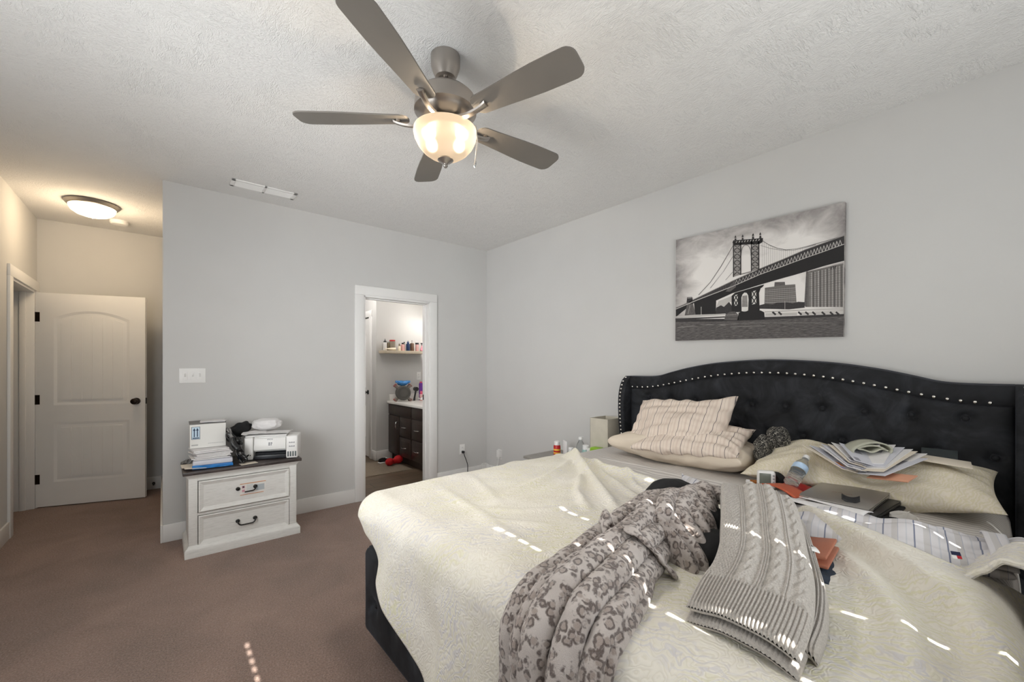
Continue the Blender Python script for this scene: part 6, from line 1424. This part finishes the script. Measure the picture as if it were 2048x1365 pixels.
# ------------------------------------------------------------------ canvas print of a suspension bridge
# (material, layer, outline in tenths of a millimetre from the middle of the canvas)
ART = "6,0,-5220,-2210,-1510,-2540,1010,-2650,5100,-2800,5070,-4040,-5230,-3820;1,1,-5220,-2160,-1510,-2440,1010,-2540,5100,-2730,5100,-2860,1010,-2720,-1510,-2620,-5220,-2370;2,2,-5050,-2830,-2650,-2790,-2650,-2740,-5060,-2790;2,2,-2650,-2780,-1510,-2910,-1500,-2870,-2650,-2740;7,2,-5220,-2510,1010,-2870,1010,-2820,-5230,-2450;7,2,1010,-2870,5090,-3270,5090,-3220,1010,-2820;2,2,-3680,-2790,300,-2880,300,-2860,-3680,-2760;2,2,300,-2880,5050,-3270,5050,-3250,300,-2860;2,2,-1190,-3050,1010,-3130,1010,-3100,-1190,-3020;5,0,940,-1730,970,-620,1520,-620,1540,-340,2110,-410,2130,-610,2680,-650,2750,-1910;7,1,1540,-340,2110,-410,2120,-610,1520,-600;7,1,1030,-740,1030,-1660,1050,-1660,1050,-740;7,1,1180,-740,1180,-1680,1200,-1680,1200,-740;7,1,1320,-740,1320,-1690,1340,-1690,1340,-750;7,1,1460,-750,1460,-1710,1480,-1710,1480,-750;7,1,1600,-750,1600,-1720,1620,-1730,1620,-750;7,1,1740,-750,1740,-1740,1760,-1740,1760,-750;7,1,1880,-750,1880,-1760,1900,-1760,1900,-750;7,1,2020,-750,2020,-1770,2040,-1770,2040,-760;7,1,2150,-750,2150,-1790,2170,-1790,2170,-760;7,1,2290,-760,2290,-1800,2310,-1810,2310,-760;7,1,2420,-760,2420,-1820,2440,-1820,2440,-760;7,1,2560,-760,2560,-1830,2570,-1840,2570,-760;3,2,980,-800,2700,-880,2700,-860,980,-790;3,2,980,-920,2700,-1000,2700,-990,980,-900;3,2,980,-1030,2700,-1130,2700,-1110,980,-1020;3,2,980,-1150,2700,-1250,2700,-1240,980,-1130;3,2,980,-1260,2700,-1380,2700,-1360,980,-1250;3,2,980,-1380,2700,-1500,2700,-1480,980,-1360;3,2,980,-1490,2700,-1620,2700,-1610,980,-1480;3,2,980,-1610,2700,-1750,2700,-1730,980,-1590;5,0,3200,-2120,3250,30,5060,210,5060,-2320;7,1,3150,-2040,3250,40,3340,60,3310,-2130;2,1,3430,-50,3430,-2150,3470,-2150,3470,-50;3,2,3510,-60,3510,-2160,3550,-2160,3550,-70;7,1,3610,-30,3610,-2170,3650,-2170,3650,-30;3,2,3690,-40,3690,-2180,3720,-2180,3720,-50;2,1,3790,-10,3790,-2190,3820,-2190,3820,-10;3,2,3860,-20,3860,-2190,3900,-2200,3900,-30;7,1,3960,10,3960,-2200,4000,-2210,4000,0;3,2,4040,0,4040,-2210,4070,-2220,4070,-10;2,1,4140,30,4140,-2220,4170,-2230,4170,20;3,2,4210,20,4210,-2230,4240,-2230,4240,10;7,1,4310,50,4310,-2240,4340,-2250,4340,40;3,2,4380,30,4380,-2250,4410,-2250,4410,30;2,1,4480,70,4480,-2260,4510,-2260,4510,60;3,2,4550,50,4550,-2270,4580,-2270,4580,50;7,1,4640,80,4640,-2280,4680,-2280,4680,80;3,2,4720,70,4720,-2290,4750,-2290,4750,60;2,1,4810,100,4810,-2300,4840,-2300,4840,100;3,2,4880,90,4880,-2300,4910,-2310,4910,80;7,1,4970,120,4970,-2310,5010,-2320,5010,110;3,2,5050,110,5050,-2320,5080,-2320,5080,100;7,3,3340,-200,5060,-30,5050,-20,3340,-180;7,3,3340,-320,5060,-170,5060,-160,3340,-300;7,3,3340,-440,5060,-320,5060,-300,3340,-420;7,3,3340,-560,5060,-460,5060,-450,3340,-550;7,3,3340,-680,5060,-600,5060,-590,3340,-670;7,3,3340,-800,5060,-750,5060,-730,3340,-790;7,3,3340,-930,5060,-890,5060,-870,3340,-910;7,3,3340,-1050,5060,-1030,5060,-1020,3340,-1030;7,3,3340,-1170,5060,-1170,5060,-1160,3340,-1160;7,3,3340,-1290,5060,-1320,5060,-1300,3340,-1280;7,3,3340,-1410,5060,-1460,5060,-1450,3340,-1400;7,3,3340,-1540,5060,-1600,5060,-1590,3340,-1520;7,3,3340,-1660,5060,-1740,5060,-1730,3340,-1640;7,3,3340,-1780,5060,-1890,5060,-1870,3340,-1770;7,3,3340,-1900,5060,-2030,5060,-2020,3340,-1890;7,3,3340,-2020,5060,-2170,5060,-2160,3340,-2010;1,1,4520,-50,4520,120,4470,130,4470,-40;1,1,4620,-40,4620,140,4570,150,4570,-30;1,1,4720,-30,4720,130,4660,140,4660,-20;5,0,-430,-1890,-410,-940,-60,-940,-40,-1890;1,2,640,-1960,660,-1730,1010,-1670,1420,-1760,1680,-1670,2210,-1720,2530,-1820,2840,-1760,3160,-1820,3180,-2160,2340,-2180;1,2,-2190,-2050,-2150,-1590,-1820,-1460,-1620,-1600,-1270,-1280,-1040,-1670,-1000,-2160;3,1,-2150,-1550,-1990,-1150,-1080,-890,-1040,-1340,-1270,-1280,-1620,-1600,-1820,-1460;3,4,-5220,-2040,-3240,-2130,-3250,-2020,-5230,-1930;3,4,-3240,-2130,-1500,-2180,-1510,-2070,-3250,-2020;1,3,-5220,-2220,-1500,-2360,-1510,-2270,-5230,-2110;3,4,970,-2250,2970,-2340,2960,-2260,970,-2160;3,4,2970,-2340,5060,-2460,5050,-2380,2960,-2260;3,3,1010,-2310,2780,-2410,2780,-2590,1010,-2490;3,3,2960,-2420,5050,-2540,5050,-2730,2960,-2620;1,4,1380,-2290,1570,-2490,1640,-2410,1450,-2210;1,4,1720,-2320,1900,-2520,1970,-2440,1790,-2240;1,4,2810,-2430,2980,-2620,3050,-2540,2870,-2350;1,4,3180,-2470,3350,-2650,3410,-2570,3240,-2390;1,4,3540,-2500,3700,-2690,3770,-2610,3600,-2420;1,4,4010,-2550,4170,-2730,4230,-2650,4070,-2470;1,4,4410,-2590,4570,-2770,4620,-2690,4470,-2510;1,4,4690,-2610,4840,-2790,4900,-2710,4750,-2540;4,4,-3210,-2050,-3210,-1420,-3240,-1410,-3240,-2050;3,4,2130,-2160,2130,-1640,2110,-1630,2110,-2150;0,4,-5180,-1420,-4310,-1160,-3680,-970,-2820,-740,-2150,-560,-1040,-270,-60,30,660,260,1350,420,2010,580,2650,730,3210,860,3690,960,4150,1060,4660,1180,5110,1280,5110,350,4660,290,4150,220,3690,130,3210,40,2650,-60,2010,-160,1350,-270,660,-390,-60,-530,-1040,-710,-2150,-1090,-2820,-1060,-3680,-1030,-4310,-1400,-5180,-1990;0,3,-3770,-1030,-3680,-950,-2150,-1010,-2180,-2050,-3680,-1960;1,4,-5180,-1250,-4310,-1010,-3680,-760,-2820,-460,-2150,-230,-1040,160,-60,470,660,690,1350,880,2010,1060,2650,1250,3210,1420,3690,1520,4150,1620,4660,1730,5110,1820,5110,1280,4660,1180,4150,1060,3690,960,3210,860,2650,730,2010,580,1350,420,660,260,-60,30,-1040,-270,-2150,-560,-2820,-740,-3680,-970,-4310,-1160,-5180,-1420;3,6,-5170,-1410,-4300,-1150,-4320,-1100,-5190,-1360;3,6,-4300,-1150,-3670,-960,-3690,-910,-4320,-1100;3,6,-3670,-960,-2810,-730,-2820,-680,-3690,-910;3,6,-2810,-730,-2140,-560,-2160,-510,-2820,-680;3,6,-2140,-560,-1030,-260,-1050,-220,-2160,-510;3,6,-1030,-260,-50,40,-70,90,-1050,-220;3,6,-50,40,670,270,650,310,-70,90;3,6,670,270,1360,430,1340,470,650,310;3,6,1360,430,2020,580,2010,630,1340,470;3,6,2020,580,2660,740,2650,780,2010,630;3,6,2660,740,3220,870,3200,910,2650,780;3,6,3210,870,3690,970,3680,1010,3200,910;3,6,3690,970,4160,1070,4150,1110,3680,1010;3,6,4160,1070,4670,1190,4660,1230,4150,1110;3,6,4670,1190,5120,1290,5100,1330,4660,1230;2,6,-5170,-1300,-4300,-1060,-4320,-1010,-5190,-1260;2,6,-4300,-1050,-3670,-800,-3690,-760,-4320,-1010;2,6,-3670,-800,-2810,-500,-2820,-460,-3690,-760;2,6,-2810,-500,-2140,-270,-2160,-230,-2820,-460;2,6,-2140,-270,-1030,110,-1040,150,-2160,-230;2,6,-1030,110,-50,420,-70,460,-1040,150;2,6,-50,420,670,650,650,690,-70,460;2,6,670,650,1360,840,1340,880,650,690;2,6,1360,840,2020,1020,2010,1060,1340,880;2,6,2020,1020,2660,1210,2650,1250,2010,1060;2,6,2660,1210,3220,1380,3200,1410,2650,1250;2,6,3210,1380,3690,1480,3680,1520,3200,1410;2,6,3690,1480,4160,1580,4150,1620,3680,1520;2,6,4160,1580,4670,1690,4660,1730,4150,1620;2,6,4670,1690,5110,1790,5110,1820,4660,1730;4,6,4270,190,4670,240,4660,280,4260,230;4,6,4670,240,5110,300,5110,340,4660,280;3,5,-870,-180,-770,150,-790,160,-890,-170;3,5,-790,150,-680,-110,-660,-110,-770,160;3,5,-660,-120,-560,210,-580,220,-680,-110;3,5,-580,210,-470,-50,-460,-40,-560,220;3,5,-450,-50,-350,270,-370,280,-470,-40;3,5,-370,270,-270,20,-250,20,-350,280;3,5,-250,10,-150,330,-170,340,-270,20;3,5,-170,330,-70,80,-50,80,-150,340;3,5,-50,80,50,390,30,400,-70,90;3,5,30,390,140,140,150,150,50,400;3,5,160,140,250,450,230,460,130,150;3,5,230,450,330,200,350,210,250,460;3,5,350,200,450,510,430,520,330,210;3,5,430,510,530,260,550,270,450,520;3,5,550,260,650,570,630,580,530,270;3,5,630,570,720,320,750,330,650,570;3,5,750,320,840,620,820,630,720,330;3,5,820,620,920,360,940,370,840,620;3,5,940,360,1030,660,1010,680,920,370;3,5,1010,670,1110,410,1130,410,1030,670;3,5,1130,410,1220,710,1200,720,1110,420;3,5,1200,710,1300,450,1320,460,1220,720;3,5,1320,450,1410,760,1390,770,1290,460;3,5,1390,760,1480,500,1500,500,1410,770;3,5,1500,490,1600,810,1570,820,1480,510;3,5,1570,810,1670,540,1690,550,1600,820;3,5,1690,540,1780,850,1760,870,1660,550;3,5,1760,860,1850,580,1870,590,1780,860;3,5,1870,580,1960,900,1940,910,1850,590;3,5,1940,900,2030,620,2050,630,1960,910;3,5,2050,620,2140,950,2120,960,2030,630;3,5,2120,950,2210,670,2230,670,2140,960;3,5,2230,660,2320,1000,2290,1010,2210,680;3,5,2300,1000,2380,710,2410,710,2320,1010;3,5,2410,710,2500,1050,2470,1060,2380,720;3,5,2470,1050,2560,750,2580,760,2490,1050;3,5,2580,750,2670,1090,2640,1110,2560,760;3,5,2640,1100,2730,790,2760,800,2670,1100;3,5,2760,790,2840,1140,2820,1160,2730,800;3,5,2820,1150,2900,830,2930,840,2840,1150;3,5,2930,830,3010,1190,2990,1200,2900,840;3,5,2990,1190,3070,870,3100,880,3010,1200;3,5,3100,870,3180,1240,3160,1250,3070,880;3,5,3160,1240,3240,910,3270,920,3180,1250;3,5,3270,910,3350,1270,3320,1290,3240,920;3,5,3320,1280,3410,950,3430,950,3350,1280;3,5,3430,940,3510,1310,3490,1320,3410,960;3,5,3490,1310,3570,980,3600,990,3510,1310;3,5,3600,980,3680,1340,3650,1350,3570,990;3,5,3650,1340,3730,1020,3760,1020,3680,1350;3,5,3760,1010,3840,1370,3810,1380,3730,1030;3,5,3810,1370,3900,1050,3920,1050,3840,1380;3,5,3920,1040,4000,1400,3970,1420,3890,1060;3,5,3980,1410,4050,1080,4080,1090,4000,1410;3,5,4080,1080,4160,1430,4130,1450,4050,1090;3,5,4130,1440,4210,1120,4240,1120,4160,1440;3,5,4240,1110,4320,1460,4290,1480,4210,1130;3,5,4290,1470,4370,1150,4400,1160,4320,1470;3,5,4400,1150,4470,1490,4450,1510,4370,1160;3,5,4450,1500,4530,1190,4550,1190,4470,1500;3,5,4550,1180,4630,1520,4600,1540,4520,1200;3,5,4600,1530,4680,1220,4710,1230,4630,1530;3,5,4710,1220,4780,1550,4750,1570,4680,1230;3,5,4750,1560,4830,1260,4860,1260,4780,1560;3,5,4860,1250,4930,1580,4910,1600,4830,1270;3,5,4910,1590,4980,1290,5010,1300,4930,1590;7,5,-3670,-950,-3610,-780,-3630,-770,-3690,-930;7,5,-3540,-910,-3480,-730,-3500,-720,-3560,-900;7,5,-3410,-880,-3340,-690,-3370,-670,-3430,-870;7,5,-3270,-840,-3210,-640,-3240,-630,-3300,-830;7,5,-3150,-810,-3080,-600,-3110,-590,-3170,-800;7,5,-3020,-770,-2960,-550,-2980,-540,-3040,-760;7,5,-2890,-740,-2830,-510,-2850,-500,-2910,-730;7,5,-2760,-710,-2700,-460,-2730,-450,-2790,-700;7,5,-2630,-670,-2580,-420,-2600,-410,-2660,-670;7,5,-2510,-640,-2450,-370,-2480,-370,-2530,-630;7,5,-2380,-610,-2330,-330,-2350,-320,-2410,-600;7,5,-2260,-580,-2200,-290,-2230,-280,-2280,-570;7,5,-2140,-540,-2080,-250,-2100,-240,-2160,-540;7,5,-2020,-510,-1960,-200,-1980,-190,-2040,-500;7,5,-1890,-480,-1840,-160,-1860,-150,-1920,-470;7,5,-1770,-450,-1720,-120,-1740,-110,-1800,-440;7,5,-1650,-420,-1600,-80,-1620,-70,-1680,-410;7,5,-1530,-380,-1480,-40,-1500,-30,-1560,-380;7,5,-1420,-350,-1360,10,-1380,10,-1440,-350;7,5,-1300,-320,-1240,50,-1270,50,-1320,-320;7,5,-1180,-290,-1130,90,-1150,90,-1200,-280;7,5,-1060,-260,-1010,130,-1030,130,-1090,-250;7,5,-4480,-1940,-4290,-1070,-3840,-1120,-3630,-1960;1,6,-4330,-1010,-4290,-590,-3900,-610,-3840,-930;3,7,-4250,-680,-3930,-690,-3930,-660,-4260,-640;2,7,-4190,-1860,-4030,-1220,-4080,-1200,-4250,-1850;2,5,-1010,2750,-470,2680,-470,490,-1010,400;1,6,-1010,2750,-1010,400,-940,390,-940,2730;1,6,-540,2640,-540,480,-470,470,-470,2630;1,6,-970,2620,-530,2110,-500,2140,-940,2650;1,6,-530,2560,-970,2240,-940,2200,-500,2520;3,7,-940,2410,-530,2360,-530,2380,-950,2440;1,6,-970,2200,-530,1690,-500,1720,-940,2230;1,6,-530,2150,-970,1820,-940,1780,-500,2100;3,7,-940,1990,-530,1940,-530,1960,-950,2020;1,6,-970,1780,-530,1280,-500,1310,-940,1810;1,6,-530,1730,-970,1400,-940,1360,-500,1690;3,7,-940,1570,-530,1520,-530,1550,-950,1600;1,6,-970,1360,-530,860,-500,890,-940,1390;1,6,-530,1310,-970,980,-940,930,-500,1270;3,7,-940,1150,-530,1110,-530,1130,-950,1180;1,6,-970,940,-530,450,-500,480,-940,970;1,6,-530,900,-970,560,-940,510,-500,860;3,7,-940,730,-530,690,-530,720,-950,750;2,5,130,2610,640,2540,640,650,130,570;1,6,130,2610,130,570,190,550,190,2600;1,6,580,2510,580,640,650,630,650,2490;1,6,160,2490,590,2040,620,2070,190,2520;1,6,590,2430,160,2170,190,2120,620,2390;3,7,190,2310,590,2250,590,2280,190,2330;1,6,160,2130,590,1680,620,1710,190,2160;1,6,590,2070,160,1800,190,1760,620,2030;3,7,190,1950,590,1900,590,1920,190,1970;1,6,160,1770,590,1320,620,1350,190,1800;1,6,590,1720,160,1440,190,1400,620,1670;3,7,190,1590,590,1540,590,1560,190,1610;1,6,160,1410,590,960,620,1000,190,1440;1,6,590,1360,160,1080,190,1040,620,1320;3,7,190,1230,590,1180,590,1200,190,1250;1,6,160,1040,590,610,620,640,190,1080;1,6,590,1000,160,720,190,680,620,960;3,7,190,870,590,820,590,850,190,890;0,6,-1040,2780,-990,2930,870,2660,840,2400,660,2320,-880,2580;3,7,-790,2710,-730,2810,-770,2840,-830,2740;3,7,-600,2690,-540,2790,-580,2820,-640,2720;3,7,-420,2660,-360,2760,-400,2790,-460,2700;3,7,-250,2640,-190,2740,-230,2770,-280,2670;3,7,-70,2620,-10,2710,-50,2750,-110,2650;3,7,110,2600,160,2690,130,2720,70,2630;3,7,280,2570,340,2670,300,2700,240,2600;3,7,450,2550,510,2650,470,2680,410,2580;3,7,620,2530,680,2620,640,2660,580,2560;2,6,-450,1780,-450,1940,-500,1950,-500,1790;2,6,-450,1940,-430,2110,-480,2130,-500,1960;2,6,-430,2100,-390,2250,-440,2280,-480,2130;2,6,-390,2250,-330,2350,-370,2390,-440,2280;2,6,-330,2350,-250,2410,-280,2460,-360,2400;2,6,-260,2410,-160,2410,-180,2470,-270,2460;2,6,-180,2410,-80,2370,-70,2420,-160,2470;2,6,-90,2380,-10,2280,20,2310,-60,2410;2,6,-10,2290,50,2150,100,2170,30,2300;2,6,50,2160,90,1990,140,2000,100,2160;2,6,90,2000,110,1830,160,1820,140,1990;2,6,110,1830,110,1670,160,1660,160,1820;2,6,-460,470,140,530,120,610,-480,550;1,7,-930,2810,-760,2770,-800,3020,-890,3040;1,7,-910,3080,-780,3070,-810,3170,-880,3190;1,7,-830,3110,-830,3240,-860,3250,-860,3120;1,7,-470,2760,-300,2720,-340,2970,-430,2990;1,7,-450,3030,-320,3010,-350,3120,-420,3130;1,7,-370,3060,-370,3180,-400,3190,-400,3070;1,7,190,2690,350,2650,310,2900,220,2920;1,7,200,2950,330,2940,300,3040,230,3060;1,7,290,2980,290,3110,250,3110,250,2990;1,7,630,2650,790,2610,750,2850,670,2870;1,7,640,2910,770,2900,740,2990,670,3010;1,7,730,2940,730,3060,690,3070,690,2950;7,5,-1030,2560,-1840,1290,-1810,1260,-1010,2540;7,5,-1840,1290,-2580,280,-2550,260,-1810,1260;7,5,-2580,280,-3430,-510,-3400,-540,-2550,260;7,5,-1030,1830,-1670,880,-1650,870,-1010,1810;7,5,-1670,880,-2570,-130,-2550,-150,-1660,870;7,5,-1030,770,-1510,280,-1500,260,-1010,750;7,5,810,2500,1210,2120,1220,2140,820,2530;7,5,1210,2120,1680,1800,1690,1830,1220,2150;7,5,1680,1800,2170,1590,2180,1620,1690,1830;7,5,2180,1590,2650,1540,2650,1560,2170,1620;7,5,2660,1540,3210,1550,3210,1580,2650,1560;7,5,3210,1550,3690,1610,3680,1640,3210,1580;7,5,3690,1610,5110,1780,5110,1810,3680,1640;7,5,730,2190,1280,1880,1280,1900,730,2210;7,5,1280,1880,1950,1610,1950,1630,1280,1900;7,5,1950,1610,2590,1480,2590,1500,1950,1630;7,5,2590,1480,3210,1500,3210,1520,2590,1500;7,5,3210,1500,3750,1570,3740,1600,3210,1520;2,4,810,2520,810,700,820,700,820,2510;2,4,930,2400,930,740,940,740,940,2390;2,4,1060,2280,1060,770,1070,770,1070,2280;2,4,1180,2160,1180,810,1190,800,1190,2160;2,4,1300,2070,1300,840,1310,840,1310,2070;2,4,1430,1990,1430,870,1440,870,1440,1990;2,4,1550,1910,1550,910,1560,900,1560,1910;2,4,1670,1830,1670,940,1680,940,1680,1830;2,4,1790,1770,1790,970,1800,970,1800,1770;2,4,1900,1720,1900,1000,1910,1000,1910,1720;2,4,2020,1670,2020,1040,2030,1030,2030,1670;2,4,2140,1620,2140,1070,2150,1070,2150,1620;2,4,2250,1600,2250,1110,2260,1100,2260,1600;2,4,2370,1580,2370,1140,2380,1140,2380,1580;2,4,2480,1570,2480,1170,2490,1170,2490,1570;2,4,2600,1560,2600,1210,2610,1210,2610,1560;2,4,2710,1550,2710,1240,2720,1240,2720,1550;2,4,2820,1560,2820,1280,2830,1270,2830,1550;2,4,2930,1560,2930,1310,2940,1310,2940,1560;2,4,3050,1560,3050,1340,3060,1340,3060,1560;0,5,-1100,-890,-880,-710,940,-400,870,-530,720,-630,630,-920,670,-2160,-1100,-2030;4,6,-450,-2010,-460,-1090,-390,-880,-270,-770,-130,-810,-40,-980,-10,-1270,-40,-2010,-240,-2090;2,7,-430,-1730,-400,-980,-100,-980,-60,-1770;4,6,-930,-1610,-930,-870,-700,-840,-700,-1590;4,6,200,-1640,200,-770,450,-720,460,-1610;0,7,-950,-850,-730,-1260,-670,-1230,-900,-820;0,7,-730,-850,-950,-1200,-900,-1240,-670,-890;0,7,-950,-1230,-730,-1640,-670,-1610,-900,-1200;0,7,-730,-1230,-950,-1580,-900,-1620,-670,-1270;0,7,180,-730,430,-1210,480,-1180,230,-700;0,7,430,-730,180,-1150,230,-1180,480,-770;0,7,180,-1180,430,-1650,480,-1630,230,-1150;0,7,430,-1180,180,-1590,230,-1630,480,-1220;7,6,-1600,-2530,-1490,-2130,-1190,-1980,-880,-1990,-700,-2190,-640,-2610;2,7,-1460,-2220,-770,-2230,-770,-2190,-1470,-2180;1,7,-1510,-2390,-670,-2430,-670,-2400,-1510,-2360;0,6,-720,-2600,-640,-2110,-430,-2040,730,-2090,940,-2230,970,-2700;7,5,-1100,-40,-880,170,-810,-320,-1190,-580,-1510,-550"
def mk_sky():
    t = NT('print_sky'); g = t.n('TexCoord').outputs['Object']
    s = t.n('SeparateXYZ', Vector=g); n = t.noise(t.oc(scale=(1, 3, 5)), 1.6, 5, 0.6, 0.5)
    ed = t.math('MAXIMUM', t.math('ABSOLUTE', t.math('MULTIPLY', s.outputs[1], 1.85)), t.math('MULTIPLY', t.math('ADD', s.outputs[2], 0.10), 1.9))
    f = t.math('ADD', t.math('SUBTRACT', 1.18, ed), t.math('MULTIPLY', t.math('SUBTRACT', n, 0.5), 0.75))
    return t.out(t.ramp(f, [(0.10, lin((104, 98, 98))), (0.34, lin((186, 181, 178))), (0.62, lin((232, 228, 224)))]), 0.7)
def mk_water():
    t = NT('print_water'); n = t.noise(t.oc(scale=(1, 9, 60)), 3.0, 5, 0.65)
    return t.out(t.ramp(n, [(0.3, lin((52, 49, 49))), (0.55, lin((94, 90, 89))), (0.75, lin((132, 127, 125)))]), 0.7)
def mk_block():
    t = NT('print_building'); br = t.n('TexBrick', Vector=t.oc(rot=(R(90), 0, R(90))), Color1=lin((206, 202, 198)), Color2=lin((158, 154, 150)), Mortar=lin((112, 108, 105)), Scale=1.0, Mortar_Size=0.0016, Brick_Width=0.009, Row_Height=0.008).outputs[0]
    return t.out(br, 0.7)
pm_ = [plain('print_black', (26, 24, 25), 0.7), plain('print_charcoal', (52, 49, 50), 0.7, var=0.2, scale=90), plain('print_grey', (140, 136, 133), 0.7, var=0.15, scale=80), plain('print_pale', (192, 188, 184), 0.7), plain('print_white', (222, 219, 214), 0.7), mk_block(), mk_water(), plain('print_slate', (92, 88, 87), 0.7, var=0.2, scale=80)]
CNV = [(-0.518, 0.393), (0.515, 0.375), (0.506, -0.404), (-0.524, -0.383)]
cv = thing('canvas_picture', 'black and white canvas print of a suspension bridge above the headboard', 'picture', (3.018, 1.11, 1.915))
b = B(); b.prism(CNV, (0, 0, 0), (0, -1, 0), (0, 0, 1), (0.031, 0, 0)); b.build('stretched_canvas', mk_sky(), cv)
b = B()
for e in ART.split(';'):
    q = [int(k) for k in e.split(',')]
    pts = [(q[i] / 1e4, q[i + 1] / 1e4) for i in range(2, len(q), 2)]
    b._add([(-0.0004 - 0.0003 * q[1], -a, z) for a, z in pts], [tuple(range(len(pts)))], q[0])
b.build('printed_bridge', pm_, cv, 'dark bridge, buildings and river of the print', sharp=None, normals=False)
